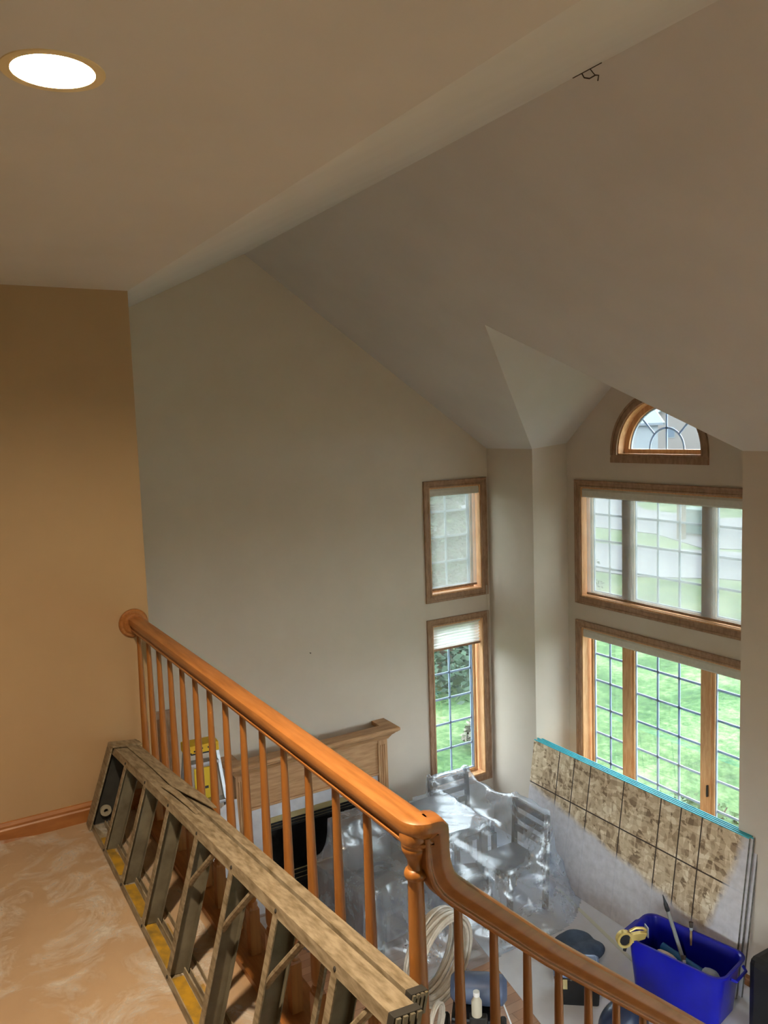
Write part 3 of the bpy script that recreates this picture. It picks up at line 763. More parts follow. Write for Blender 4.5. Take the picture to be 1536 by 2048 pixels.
# ribbed rubber feet
for w0, w1, ya in ((-0.003, 0.063, 1.31), (0.069, 0.109, 1.36)):
    for hi_ in (True, False):
        cs = [(10.003, w0), (10-0.045, w0), (10-0.045, w1), (10.003, w1)] if hi_ else [(0.0, w0), (0.0, w1), (0.045, w1), (0.045, w0)]
        ft = lstrip(ya+0.012, ya-0.012, cs, 'foot', RUB, bevel=0.002)
        nr = 4
        for i in range(nr):
            wa = w0+(w1-w0)*(i+0.2)/nr; wb = w0+(w1-w0)*(i+0.8)/nr
            cs2 = [(10.001, wa), (10-0.043, wa), (10-0.043, wb), (10.001, wb)] if hi_ else [(0.002, wa), (0.002, wb), (0.043, wb), (0.043, wa)]
            rb_ = lstrip(ya-0.012, ya-0.018, cs2, 'foot_rib', ALUD); rb_.parent = ft
# peeling strips on the upper rail
def strip(pts, name):
    vs = []
    for (y, w, wid, up) in pts:
        p, d, L_ = LP(y, 1, w); q, _, _ = LP(y, 1, w+wid)
        vs += [p+Vector((0, 0, up)), q+Vector((0, 0, up)), q+Vector((0, 0, up+0.003)), p+Vector((0, 0, up+0.003))]
    n = len(pts)
    fs = [(i*4+j, i*4+(j+1) % 4, (i+1)*4+(j+1) % 4, (i+1)*4+j) for i in range(n-1) for j in range(4)]+[(3, 2, 1, 0), tuple((n-1)*4+j for j in range(4))]
    rel(B().add(vs, fs).build(name, ALU, lad), lad)
strip([(3.72, 0.052, 0.058, 0.002), (3.3, 0.056, 0.054, 0.004), (2.98, 0.05, 0.062, 0.008), (2.80, 0.075, 0.042, 0.012), (2.66, 0.100, 0.012, 0.010)], 'peeling_strip')
strip([(3.02, 0.020, 0.030, 0.003), (2.90, 0.026, 0.028, 0.008), (2.74, 0.034, 0.022, 0.004), (2.66, 0.036, 0.012, 0.001)], 'peeling_strip')

# ------------------------------------------------------------------ fireplace
fp = thing('fireplace', 'oak fireplace mantel with marble slips and black firebox against the far wall', 'fireplace', (3.09, YG, FZ))
def fbox(name, a, b, material, par=fp, bevel=0.0):
    return rel(B().box(a, b).build(name, material, par, bevel=bevel), fp)
FY = 6.63
def mold(name, x0, x1, prof, material=MANTEL):
    """horizontal moulding with returns: prof (out from FY, z)"""
    b = B(); n = len(prof); vs = []
    for o, z in prof: vs.append((x0-o, YG, z))
    for o, z in prof: vs.append((x0-o, FY-o, z))
    for o, z in prof: vs.append((x1+o, FY-o, z))
    for o, z in prof: vs.append((x1+o, YG, z))
    fs = [(s*n+i, s*n+(i+1) % n, (s+1)*n+(i+1) % n, (s+1)*n+i) for s in range(3) for i in range(n)]
    fs += [tuple(range(n))[::-1], tuple(range(3*n, 4*n))]
    return rel(B().add(vs, fs).build(name, material, fp), fp)
FX0, FX1 = 2.33, 3.865
mold('mantel_shelf', FX0, FX1, [(-0.05, -1.148), (0.088, -1.148), (0.096, -1.140), (0.096, -1.118), (0.088, -1.110), (-0.05, -1.110)], MANTEL)
mold('crown_moulding', FX0, FX1, [(-0.02, -1.232), (0.012, -1.232), (0.014, -1.222), (0.022, -1.212), (0.036, -1.190), (0.060, -1.170), (0.066, -1.160), (0.078, -1.158), (0.078, -1.1482), (-0.02, -1.1482)], MANTEL)
fbox('frieze_panel', (FX0+0.1, FY+0.02, -1.555), (FX1-0.1, YG, -1.233), MANTEL)
fbox('frieze_rail', (FX0+0.1, FY+0.005, -1.262), (FX1-0.1, FY+0.0199, -1.233), MANTEL)
fbox('opening_moulding', (FX0+0.1, FY+0.004, -1.578), (FX1-0.1, FY+0.05, -1.5552), MANTEL, bevel=0.006)
for xa, xb in ((FX0, FX0+0.1), (FX1-0.1, FX1)):
    p = fbox('pilaster', (xa, FY, FZ+0.004), (xb, YG, -1.2325), MANTELV)
    w_ = (xb-xa)
    for i in range(3):
        cx = xa+w_*(0.28+0.22*i)
        r_ = rel(B().lathe([(0.0001, FZ+0.22), (0.0095, FZ+0.225), (0.0095, -1.285), (0.0001, -1.275)], 10, (cx, FY+0.003, 0)).build('reed', MANTELV, p, smooth=True), fp)
    rel(B().box((xa-0.006, FY-0.012, FZ+0.004), (xb+0.006, FY-0.0005, FZ+0.20)).build('plinth_block', MANTELV, p, bevel=0.003), fp)
MARB = mat('pale_marble', S(206, 206, 210), S(186, 186, 192), 0.3, scale=7, bmp=0.0)
xi0, xi1 = FX0+0.101, FX1-0.101
fbox('marble_slip', (xi0, FY+0.03, -1.70), (xi1, YG, -1.5785), MARB)
fbox('marble_slip', (xi0, FY+0.03, FZ+0.004), (xi0+0.18, YG, -1.7005), MARB)
fbox('marble_slip', (xi1-0.18, FY+0.03, FZ+0.004), (xi1, YG, -1.7005), MARB)
BRASS = mat('pale_brass', S(206, 190, 140), S(190, 172, 120), 0.35, 0.5, scale=8)
bx0, bx1 = xi0+0.1805, xi1-0.1805
fbox('brass_trim', (bx0, FY+0.022, -1.752), (bx1, FY+0.045, -1.7005), BRASS)
fbox('firebox', (bx0, FY+0.06, FZ+0.004), (bx1, YG, -1.7525), BLACK)
for z in (-1.772, -1.800, -1.826): fbox('louver', (bx0+0.005, FY+0.035, z-0.008), (bx1-0.005, FY+0.0599, z+0.008), BLACK)
for z in (-1.786, -1.813): fbox('louver_strip', (bx0+0.005, FY+0.045, z-0.003), (bx1-0.005, FY+0.0598, z+0.003), BRASS)
fbox('fire_glass', (bx0+0.01, FY+0.05, -2.262), (bx1-0.01, FY+0.0597, -1.838), mat('dark_fire_glass', S(16, 15, 15), rough=0.08))
for z in (-2.285, -2.330, -2.375, -2.420): fbox('louver', (bx0+0.005, FY+0.035, z-0.014), (bx1-0.005, FY+0.0599, z+0.014), BLACK)
for z in (-2.268, -2.3075, -2.3525): fbox('louver_strip', (bx0+0.005, FY+0.045, z-0.003), (bx1-0.005, FY+0.0598, z+0.003), BRASS)
hearth = fbox('hearth', (FX0-0.02, FY-0.42, FZ+0.004), (FX1+0.02, FY-0.0125, FZ+0.03), MARB, bevel=0.004)

# door on the far wall behind the first balusters
dr = empty_struct('door_1', (1.45, YG, FZ))
DOORW = mat('brown_door_oak', S(150, 104, 62), S(128, 84, 46), 0.45, scale=10, stretch=(4, 4, 0.5))
def dbox(n, a, b, m_, bev=0.0, par=None):
    o = B().box(a, b).build(n, m_, par or dr, bevel=bev); return o
dbox('door_leaf', (-0.33, -0.012, 0.01), (0.33, 0.0, 1.955), DOORW)
for (a, b) in ((-0.40, -0.331), (0.331, 0.40)): dbox('casing_board', (a, -0.022, 0), (b, 0.0, 2.02), CASE, 0.004)
dbox('casing_board', (-0.331, -0.022, 1.955), (0.331, 0.0, 2.02), CASE, 0.004)
for z0, z1 in ((0.15, 0.85), (1.0, 1.8)):
    for x0, x1 in ((-0.27, -0.04), (0.04, 0.27)): dbox('door_panel', (x0, -0.018, z0), (x1, -0.0121, z1), DOORW, 0.004)
B().lathe([(0.0001, 0.05), (0.02, 0.045), (0.026, 0.03), (0.012, 0.015), (0.012, 0.0), (0.0001, 0)], 14, (0.27, -0.012, 0.95), Matrix.Rotation(PI/2, 4, 'X')).build('door_knob', BRASS, dr, smooth=True)

# ------------------------------------------------------------------ yellow-topped stepladder by the fireplace
yl = thing('stepladder', 'yellow-topped aluminium stepladder standing open beside the fireplace', 'ladder', (1.90, 6.22, FZ), math.radians(-4))
YCAP = mat('yellow_plastic_cap', S(226, 186, 26), S(210, 166, 18), 0.5, scale=6)
STEEL = mat('bright_aluminium', S(186, 188, 192), S(160, 162, 168), 0.35, 0.6, scale=8)
H = 1.93
B().box((-0.135, -0.10, H-0.075), (0.135, 0.055, H)).build('top_cap', YCAP, yl, bevel=0.012)
cap_ = yl.children[0]
for (x, z) in ((-0.10, -0.03), (-0.06, -0.045), (-0.03, -0.028), (0.0, -0.03), (0.05, -0.03), (0.09, -0.045), (0.1, -0.02), (-0.09, -0.06)):
    B().lathe([(0.0075, 0), (0.0075, 0.002), (0.0001, 0.002)], 10, (x, -0.1005, H+z), Matrix.Rotation(PI/2, 4, 'X')).build('tool_hole', BLACK, cap_)
B().box((-0.09, -0.1015, H-0.074), (0.09, -0.099, H-0.062)).build('tool_slot', BLACK, cap_)
for s in (-1, 1):
    B().add([(s*0.12-0.012, -0.10, H-0.07), (s*0.12+0.012, -0.10, H-0.07), (s*0.12+0.012, -0.04, H-0.07), (s*0.12-0.012, -0.04, H-0.07),
             (s*0.25-0.012, -0.55, 0.0), (s*0.25+0.012, -0.55, 0.0), (s*0.25+0.012, -0.49, 0.0), (s*0.25-0.012, -0.49, 0.0)],
            [(0,3,2,1),(4,5,6,7),(0,1,5,4),(1,2,6,5),(2,3,7,6),(3,0,4,7)]).build('front_rail', STEEL, yl)
    B().tube([(s*0.11, 0.03, H-0.07), (s*0.24, 0.36, 0.0)], 0.016, 8).build('rear_rail', STEEL, yl)
    B().tube([(s*0.20, -0.36, 0.75), (s*0.21, -0.05, 0.78), (s*0.19, 0.23, 0.75)], 0.008, 6).build('spreader', STEEL, yl)
for k in range(6):
    z = 0.30*(k+1); t_ = z/H; y = -0.52+0.45*t_; hw = 0.25-0.13*t_-0.012
    B().box((-hw, y-0.045, z-0.025), (hw, y+0.045, z)).build('step', STEEL, yl, bevel=0.003)
for k in range(4):
    z = 0.35*(k+0.6); t_ = z/H; y = 0.36-0.33*t_; hw = 0.24-0.13*t_
    B().tube([(-hw, y, z), (hw, y, z)], 0.009, 6).build('rear_bar', STEEL, yl)
BUCK = mat('yellow_tray', S(222, 190, 40), rough=0.5)
ytray = thing('paint_tray', 'small yellow plastic tray hung under the yellow ladder cap', 'tray', (1.90, 6.10, FZ+1.48), math.radians(-4))
B().box((-0.085, 0.0, 0.0), (0.085, 0.09, 0.012)).box((-0.085, 0.0, 0.0121), (0.085, 0.012, 0.27)).build('tray_body', BUCK, ytray, bevel=0.004)
B().box((-0.02, -0.004, 0.10), (0.02, -0.0005, 0.12)).build('grip', BLACK, ytray)
wt = thing('drop_cloth', 'white cloth hung over a step of the yellow-topped ladder', 'cloth', (1.93, 6.03, FZ+1.37))
LINEN = mat('white_cotton', S(206, 208, 214), S(190, 193, 202), 0.9, scale=10, bmp=0.3, bscale=20)
vs = []; nx, nz = 16, 10
for j in range(nz):
    for i in range(nx):
        u = i/(nx-1); v = j/(nz-1)
        vs.append((-0.13+0.30*u, -0.06-0.015*math.sin(u*14+v*2)*v-0.05*v, 0.09-0.62*v-0.03*math.sin(u*5)))
B().add(vs, [(j*nx+i, j*nx+i+1, (j+1)*nx+i+1, (j+1)*nx+i) for j in range(nz-1) for i in range(nx-1)]).build('cloth_drape', LINEN, wt, smooth=True)

# ------------------------------------------------------------------ OSB sheets leaning by the bay
def osb_material():
    mt, nt, N, L, bs = nodes_of('osb_face')
    tc = N.new('ShaderNodeTexCoord')
    def vor(sx, sz, rot, k=0.62):
        mp = N.new('ShaderNodeMapping'); mp.inputs['Rotation'].default_value = (rot, 0, 0); mp.inputs['Scale'].default_value = (1, sx*k, sz*k)
        L.new(tc.outputs['Object'], mp.inputs['Vector'])
        v = N.new('ShaderNodeTexVoronoi'); v.inputs['Scale'].default_value = 1.0; v.inputs['Randomness'].default_value = 1
        L.new(mp.outputs['Vector'], v.inputs['Vector'])
        s = N.new('ShaderNodeSeparateColor'); L.new(v.outputs['Color'], s.inputs[0])
        return s.outputs[0]
    a = vor(16, 44, 0.5); b_ = vor(42, 18, 0.25); c_ = vor(22, 60, -0.6)
    n = noise(N, L, tc.outputs['Object'], 7, 3)
    mx = N.new('ShaderNodeMix'); mx.data_type = 'FLOAT'
    gt = N.new('ShaderNodeMath'); gt.operation = 'GREATER_THAN'; gt.inputs[1].default_value = 0.5; L.new(n, gt.inputs[0])
    L.new(gt.outputs[0], mx.inputs[0]); L.new(a, mx.inputs[2]); L.new(c_, mx.inputs[3])
    av = N.new('ShaderNodeMath'); av.operation = 'ADD'; L.new(mx.outputs[0], av.inputs[0]); L.new(b_, av.inputs[1])
    hf = N.new('ShaderNodeMath'); hf.operation = 'MULTIPLY'; hf.inputs[1].default_value = 0.5; L.new(av.outputs[0], hf.inputs[0])
    col = ramp(N, L, hf.outputs[0], [(0.10, S(130, 106, 80)), (0.28, S(178, 152, 120)), (0.5, S(202, 178, 144)), (0.7, S(214, 192, 160)), (0.9, S(234, 218, 190))])
    sp = N.new('ShaderNodeSeparateXYZ'); L.new(tc.outputs['Object'], sp.inputs[0])
    u, v = sp.outputs[1], sp.outputs[2]     # object space: y = -u (0..-2.44), z = height from the bottom edge
    def M_(op, x, y=None):
        q = N.new('ShaderNodeMath'); q.operation = op
        for i, k in enumerate((x, y)):
            if k is None: continue
            if isinstance(k, (int, float)): q.inputs[i].default_value = k
            else: L.new(k, q.inputs[i])
        return q.outputs[0]
    uu = M_('MULTIPLY', u, -1.0); vd = M_('SUBTRACT', 1.22, v)
    line = None
    for x in (0.37, 0.572, 0.778, 1.178, 1.582, 1.786, 1.987):
        l = M_('LESS_THAN', M_('ABSOLUTE', M_('SUBTRACT', uu, x)), 0.006)
        line = l if line is None else M_('MAXIMUM', line, l)
    line = M_('MAXIMUM', line, M_('LESS_THAN', M_('ABSOLUTE', M_('SUBTRACT', vd, 0.42)), 0.006))
    # grey-white area with a slanting edge
    wob = M_('MULTIPLY', M_('SUBTRACT', noise(N, L, tc.outputs['Object'], 5, 4), 0.5), 0.10)
    e1 = M_('SUBTRACT', vd, M_('ADD', M_('ADD', M_('MULTIPLY', uu, 0.195), 0.418), wob))
    e2 = M_('SUBTRACT', M_('ADD', uu, M_('MULTIPLY', vd, 0.30)), M_('ADD', 2.355, wob))
    pe = M_('MAXIMUM', e1, e2)
    mr = N.new('ShaderNodeMapRange'); mr.inputs[1].default_value = -0.015; mr.inputs[2].default_value = 0.05
    mr.inputs[3].default_value = 0; mr.inputs[4].default_value = 0.92
    L.new(pe, mr.inputs[0])
    wash = ramp(N, L, noise(N, L, tc.outputs['Object'], 16, 5), [(0.3, S(196, 192, 196)), (0.7, S(214, 211, 216))])
    m1 = N.new('ShaderNodeMix'); m1.data_type = 'RGBA'; L.new(line, m1.inputs[0]); L.new(col, m1.inputs[6]); m1.inputs[7].default_value = S(62, 46, 32)
    m2 = N.new('ShaderNodeMix'); m2.data_type = 'RGBA'; L.new(mr.outputs[0], m2.inputs[0]); L.new(m1.outputs[2], m2.inputs[6]); L.new(wash, m2.inputs[7])
    L.new(m2.outputs[2], bs.inputs['Base Color']); bs.inputs['Roughness'].default_value = 0.7
    bump(N, L, hf.outputs[0], 0.25, 0.003, bs)
    return mt
OSB = osb_material()
CYAN = mat('turquoise_edge_paint', S(70, 186, 200), S(52, 160, 178), 0.6, scale=12)
OSBE = mat('osb_cut_edge', S(120, 116, 108), S(84, 80, 74), 0.8, scale=30)
lean = math.atan2(0.185, 1.2)
def sheet(k, label):
    x = 5.062+0.024*k; dy = (0, -0.018, 0.010, -0.03)[k]
    t = thing('osb_sheet', label, 'board', (x, 6.10+dy, FZ+0.006), 0, 'sheets leaning against the bay')
    t.rotation_euler = (0, lean, 0)
    B().box((0, -2.40, 0.0), (0.0125, 0, 1.212)).build('board_face', OSB, t)
    B().box((-0.0002, -2.40, 1.2121), (0.0127, 0, 1.22)).build('painted_edge', CYAN, t)
    B().box((0.0, -2.404, 0.0), (0.0125, -2.4001, 1.22)).build('cut_edge', OSBE, t)
for k, lb in enumerate(('front OSB sheet of the leaning stack, gridded with dark lines and a grey area', 'second OSB sheet of the leaning stack, just behind the gridded front one',
                        'third OSB sheet of the leaning stack, its turquoise edge in the middle', 'rearmost OSB sheet of the leaning stack, nearest the window bay')):
    sheet(k, lb)

# ------------------------------------------------------------------ covered furniture
DARKL = mat('dark_leather', S(40, 38, 40), S(30, 28, 31), 0.5, scale=8, bmp=0.1)
DARKW = mat('espresso_wood', S(40, 34, 33), S(28, 24, 23), 0.45, scale=8, stretch=(1, 1, 5))
def dining_chair(label, x, y, rz, hs=0.46, hb=0.88):
    t = thing('dining_chair', label, 'chair', (x, y, FZ+0.004), rz, 'chairs under the plastic sheet')
    s = 0.22
    B().box((-s, -s, hs-0.07), (s, s, hs)).build('seat', DARKL, t, bevel=0.015)
    for sx in (-1, 1):
        B().add([(sx*s-0.022, s-0.04, 0), (sx*s+0.022, s-0.04, 0), (sx*s+0.022, s, 0), (sx*s-0.022, s, 0),
                 (sx*s-0.018, s+0.0, hb), (sx*s+0.018, s+0.0, hb), (sx*s+0.018, s+0.035, hb), (sx*s-0.018, s+0.035, hb)],
                [(0,3,2,1),(4,5,6,7),(0,1,5,4),(1,2,6,5),(2,3,7,6),(3,0,4,7)]).build('leg', DARKW, t)
        B().box((sx*s-0.02, -s, 0), (sx*s+0.02, -s+0.04, hs-0.0705)).build('leg', DARKW, t)
    for z in (0.56, 0.68, 0.80): B().box((-s+0.019, s-0.01, z), (s-0.019, s+0.012, z+0.06)).build('back_slat', DARKW, t, bevel=0.004)
    return t
dining_chair('dark dining chair under the plastic, its back to the narrow window', 4.50, 6.30, 0)
dining_chair('dark dining chair under the plastic at the outer right corner', 4.50, 5.57, math.radians(-90), 0.44, 0.86)
tb = thing('table', 'dark square table under the middle of the plastic sheet', 'table', (3.94, 6.02, FZ+0.004))
B().box((-0.40, -0.38, 0.735), (0.38, 0.40, 0.775)).build('tabletop', DARKW, tb, bevel=0.006)
for sx in (-1, 1):
    for sy in (-1, 1): B().box((sx*0.33-0.035, sy*0.33-0.035, 0), (sx*0.33+0.035, sy*0.33+0.035, 0.7345)).build('leg', DARKW, tb)
arm = thing('armchair', 'dark leather armchair under the plastic beside the fireplace', 'armchair', (3.30, 5.80, FZ+0.004), math.radians(8))
B().box((-0.22, -0.30, 0.16), (0.25, 0.22, 0.44)).build('seat_cushion', DARKL, arm, bevel=0.04)
B().box((-0.25, 0.22, 0.14), (0.28, 0.42, 0.95)).build('backrest', DARKL, arm, bevel=0.05)
for sx in (-1, 1): B().box((sx*0.36-0.09+0.01, -0.34, 0.10), (sx*0.36+0.09+0.01, 0.40, 0.66)).build('armrest', DARKL, arm, bevel=0.04)
for sx in (-1, 1):
    for sy in (-1, 1): B().lathe([(0.025, 0), (0.03, 0.1), (0.03, 0.14)], 10, (sx*0.33, sy*0.28, 0)).build('leg', DARKW, arm)
ott = thing('ottoman', 'dark grey upholstered ottoman on casters under the plastic', 'ottoman', (3.88, 5.50, FZ+0.004), math.radians(-22))
B().box((-0.20, -0.08, 0.07), (0.24, 0.34, 0.42)).build('cushion', DARKL, ott, bevel=0.03)
for sx, sy in ((-0.16, -0.04), (0.2, -0.04), (-0.16, 0.3), (0.2, 0.3)):
    B().lathe([(0.028, -0.01), (0.034, -0.006), (0.034, 0.006), (0.028, 0.01)], 14, (sx, sy, 0.034), Matrix.Rotation(PI/2, 4, 'Y')).build('caster', RUB, ott, smooth=True)

def drape():
    x0, x1, y0, y1 = 2.62, 5.16, 4.95, 6.72; nx, ny = 160, 112
    xs = np.linspace(x0, x1, nx); ysq = np.linspace(y0, y1, ny); X, Y = np.meshgrid(xs, ysq)
    ob = np.zeros_like(X)
    def bump_(f): np.maximum(ob, f, out=ob)
    def boxo(cx, cy, rz, ax, bx, ay, by, h):
        c, s = math.cos(rz), math.sin(rz); u = (X-cx)*c+(Y-cy)*s; v = -(X-cx)*s+(Y-cy)*c
        bump_(np.where((u > ax-0.02) & (u < bx+0.02) & (v > ay-0.02) & (v < by+0.02), h+0.015, 0))
    boxo(4.50, 6.30, 0, -.22, .22, -.22, .24, .47)
    for xx in (4.28, 4.72): bump_(np.where((abs(X-xx) < .03) & (abs(Y-6.54) < .05), .91, 0))
    bump_(np.where((abs(X-4.5) < .22) & (abs(Y-6.54) < .04), .885, 0))
    a = math.radians(-90); boxo(4.50, 5.57, a, -.22, .22, -.22, .24, .46)
    for sx in (-1, 1):
        px = 4.50+sx*.22*math.cos(a)-.235*math.sin(a); py = 5.57+sx*.22*math.sin(a)+.235*math.cos(a)
        bump_(np.where(((X-px)**2+(Y-py)**2) < .035**2, .885, 0))
    boxo(4.50, 5.57, a, -.22, .22, .215, .25, .875)
    tt = np.clip((Y-5.79)/(6.54-5.79), 0, 1); bump_(np.where((np.abs(X-(4.735-.015*tt)) < .02) & (Y > 5.79) & (Y < 6.54), .885-.14*tt*(1-tt)*4*.6, 0))
    boxo(3.94, 6.02, 0, -.40, .38, -.38, .40, .785)
    boxo(3.30, 5.80, math.radians(8), -.25, .28, .22, .42, .965); boxo(3.30, 5.80, math.radians(8), -.45, .46, -.34, .40, .675)
    boxo(3.88, 5.50, math.radians(-22), -.20, .24, -.08, .34, .44)
    # trapped air at the right end
    bump_(.60*np.clip(1-((X-4.74)/.30)**2-((Y-5.56)/.40)**2, 0, 1)**.55)
    # where the sheet lies on the floor: the rest is cut away
    th = np.arctan2((Y-5.86)/0.82, (X-3.93)/1.23)
    rad = (np.abs((X-3.93)/1.23)**3.2+np.abs((Y-5.86)/0.82)**3.2)**(1/3.2)
    rad = np.where(X < 4.0, np.maximum(rad, (Y-5.86)/0.52), rad)
    edge = 0.985+0.03*np.sin(5*th)+0.018*np.sin(11*th+1)
    inside = rad < edge
    h = np.where(inside, np.maximum(ob, .1), 0.)
    for it in range(900):
        p = np.pad(h, 1, mode='edge')
        n_ = .25*(p[:-2, 1:-1]+p[2:, 1:-1]+p[1:-1, :-2]+p[1:-1, 2:])
        h = np.where(inside, np.maximum(n_-0.0006, ob), 0.)
    r = np.random.default_rng(5)
    w = np.zeros_like(h)
    for k in range(26):
        a = r.uniform(0, PI); f = r.uniform(10, 34); ph = r.uniform(0, 6)
        px, py = r.uniform(x0, x1), r.uniform(y0, y1); s = r.uniform(.12, .35)
        g = np.exp(-(((X-px)**2+(Y-py)**2)/s**2))
        q = np.sin(f*((X-px)*math.cos(a)+(Y-py)*math.sin(a))+ph+2*np.sin(3*((X-px)*math.sin(a)-(Y-py)*math.cos(a))))
        w += .005*g*(1-np.abs(q))
    h = np.where(inside & (h > .02), h+w, h)
    Xd = X+.010*np.sin(23*Y+9*h*3)*(h > .05); Yd = Y+.010*np.sin(21*X+8*h*3)*(h > .05)
    vs = np.stack([Xd-3.98, Yd-5.8, h+0.008], -1).reshape(-1, 3).tolist()
    keep = rad < edge+0.05
    fs = [(j*nx+i, j*nx+i+1, (j+1)*nx+i+1, (j+1)*nx+i) for j in range(ny-1) for i in range(nx-1) if keep[j, i] and keep[j+1, i+1] and keep[j+1, i] and keep[j, i+1]]
    used = sorted({i for f in fs for i in f}); mp_ = {o: n for n, o in enumerate(used)}
    return B().add([vs[i] for i in used], [tuple(mp_[i] for i in f) for f in fs])
POLY = sheer('clear_poly_sheet', 0.55, (0.90, 0.94, 1.0, 1), (0.84, 0.91, 1.0, 1), 0.4, 0.42, 0.21, wrinkle=0.5, wscale=4, smear=0.08)
pl = drape().build('plastic_sheet', POLY, smooth=True, angle=180)
pl.location = (3.98, 5.8, FZ+0.004)
tag(pl, 'crumpled clear plastic sheet draped over the dark furniture', 'plastic sheet')

# ------------------------------------------------------------------ blue tote and what is in it
tote = thing('storage_tote', 'deep blue plastic tote of tools in front of the leaning sheets', 'tote', (4.785, 3.915, FZ+0.005), math.radians(12.5))
BLUE = mat('royal_blue_plastic', S(16, 22, 168), S(12, 16, 140), 0.3, scale=3)
def rrect(a, b, r, n=6):
    out = []
    for cx, cy, t0 in ((a-r, b-r, 0), (-a+r, b-r, PI/2), (-a+r, -b+r, PI), (a-r, -b+r, 3*PI/2)):
        for i in range(n+1): t = t0+PI/2*i/n; out.append((cx+r*math.cos(t), cy+r*math.sin(t)))
    return out
def loft(rings):
    b = B(); n = len(rings[0][0])
    for ring, z in rings: b.v += [(x, y, z) for x, y in ring]
    for k in range(len(rings)-1):
        b.f += [(k*n+i, k*n+(i+1) % n, (k+1)*n+(i+1) % n, (k+1)*n+i) for i in range(n)]
    return b
TH = 0.42
rg = [(rrect(.17, .33, .07), 0.004), (rrect(.185, .365, .08), TH*0.75), (rrect(.195, .378, .085), TH-0.02), (rrect(.215, .40, .095), TH-0.02), (rrect(.218, .403, .095), TH-0.004), (rrect(.214, .399, .095), TH),
      (rrect(.198, .382, .085), TH), (rrect(.190, .374, .083), TH-0.01), (rrect(.180, .36, .08), TH*0.75), (rrect(.165, .325, .07), 0.012)]
tb_ = loft(rg); n_ = len(rg[0][0])
tb_.f += [tuple(range(n_))[::-1], tuple((len(rg)-1)*n_+i for i in range(n_))]
tb_.build('tub', BLUE, tote, smooth=True, angle=35)
for s in (-1, 1):
    B().tube([(-0.10, s*0.405, TH-0.03), (-0.08, s*0.435, TH-0.045), (0.08, s*0.435, TH-0.045), (0.10, s*0.405, TH-0.03)], 0.011, 8).build('handle', BLUE, tote, smooth=True)
def tl(x, y, z):
    a = math.radians(12.5); return (4.785+x*math.cos(a)-y*math.sin(a), 3.915+x*math.sin(a)+y*math.cos(a), FZ+0.005+z)
GREYP = mat('grey_pole', S(150, 150, 146), S(128, 128, 124), 0.5, 0.2, scale=10)
def dirv(a, b): return Vector(b)-Vector(a)
pole = thing('extension_pole', 'grey pole with a dark pointed tip standing in the blue tote', 'pole', tl(0.04, -0.02, 0.16))
pv = dirv(tl(0.04, -0.02, 0.16), (4.72, 4.05, -1.83))
B().tube([(0, 0, 0), pv*0.80], 0.015, 10).build('shaft', GREYP, pole, smooth=True)
B().tube([pv*0.80, pv*0.82, pv*0.88, pv*0.92, pv*1.0], [0.016, 0.018, 0.016, 0.010, 0.003], 10).build('tip', BLACK, pole, smooth=True)
tub2 = thing('plastic_tube', 'teal tube lying along the inside of the blue tote', 'tube', tl(0.05, -0.04, 0.22))
va, vb = Vector((-0.04, 0.24, 0.06)), Vector((0.02, -0.20, 0.0))
B().tube([va, va*0.5+vb*0.5, vb], 0.030, 14).build('tube_body', mat('teal_tube', S(26, 92, 150), rough=0.4), tub2, smooth=True)
B().tube([vb, vb+(vb-va).normalized()*0.05], 0.034, 14).build('clear_wrap', sheer('cloudy_wrap', 0.3, (1, 1, 1, 1), (0.6, 0.75, 0.85, 1), 0.3, 0.3, 0.15), tub2, smooth=True)
def crumple(name, label, cat, loc, dims, material, seed, sub=3, amp=0.18, flat_=True):
    bm = bmesh.new(); bmesh.ops.create_icosphere(bm, subdivisions=sub, radius=1)
    r = random.Random(seed); ph = [(Vector((r.uniform(-1, 1), r.uniform(-1, 1), r.uniform(-1, 1)))*r.uniform(2, 6), r.uniform(0, 6)) for _ in range(8)]
    for v in bm.verts:
        d = sum(math.sin(v.co.dot(a)+p) for a, p in ph)/8
        v.co *= 1+amp*2*d
        v.co = Vector((v.co.x*dims[0], v.co.y*dims[1], (max(v.co.z, -0.55) if flat_ else v.co.z)*dims[2]))
    zmin = min(v.co.z for v in bm.verts)
    for v in bm.verts: v.co.z -= zmin
    me = bpy.data.meshes.new(name); bm.to_mesh(me); bm.free()
    for p in me.polygons: p.use_smooth = True
    me.materials.append(material)
    o = link(name, me); o.location = loc
    return tag(o, label, cat)
crumple('cotton_rag', 'pale crumpled rag on the near side inside the blue tote', 'rag', tl(-0.07, 0.10, 0.255), (.05, .10, .05), mat('pale_rag', S(206, 190, 184), S(186, 170, 166), 0.9, scale=12), 3)
crumple('plastic_bag', 'cloudy clear bag at the near end inside the blue tote', 'bag', tl(-0.03, -0.22, 0.23), (.07, .07, .07), sheer('cloudy_bag', 0.35, (1, 1, 1, 1), (0.7, 0.78, 0.85, 1), 0.3, 0.35, 0.12, wrinkle=0.8, wscale=30), 4)
crumple('folded_tarp', 'dark folded tarp filling the bottom of the blue tote', 'tarp', tl(0, 0, 0.014), (.115, .24, .135), mat('dark_tarp', S(30, 30, 44), S(20, 20, 30), 0.8, scale=9), 14, 3, 0.08)
bpy.context.scene.objects['folded_tarp'].rotation_euler = (0, 0, math.radians(12.5))
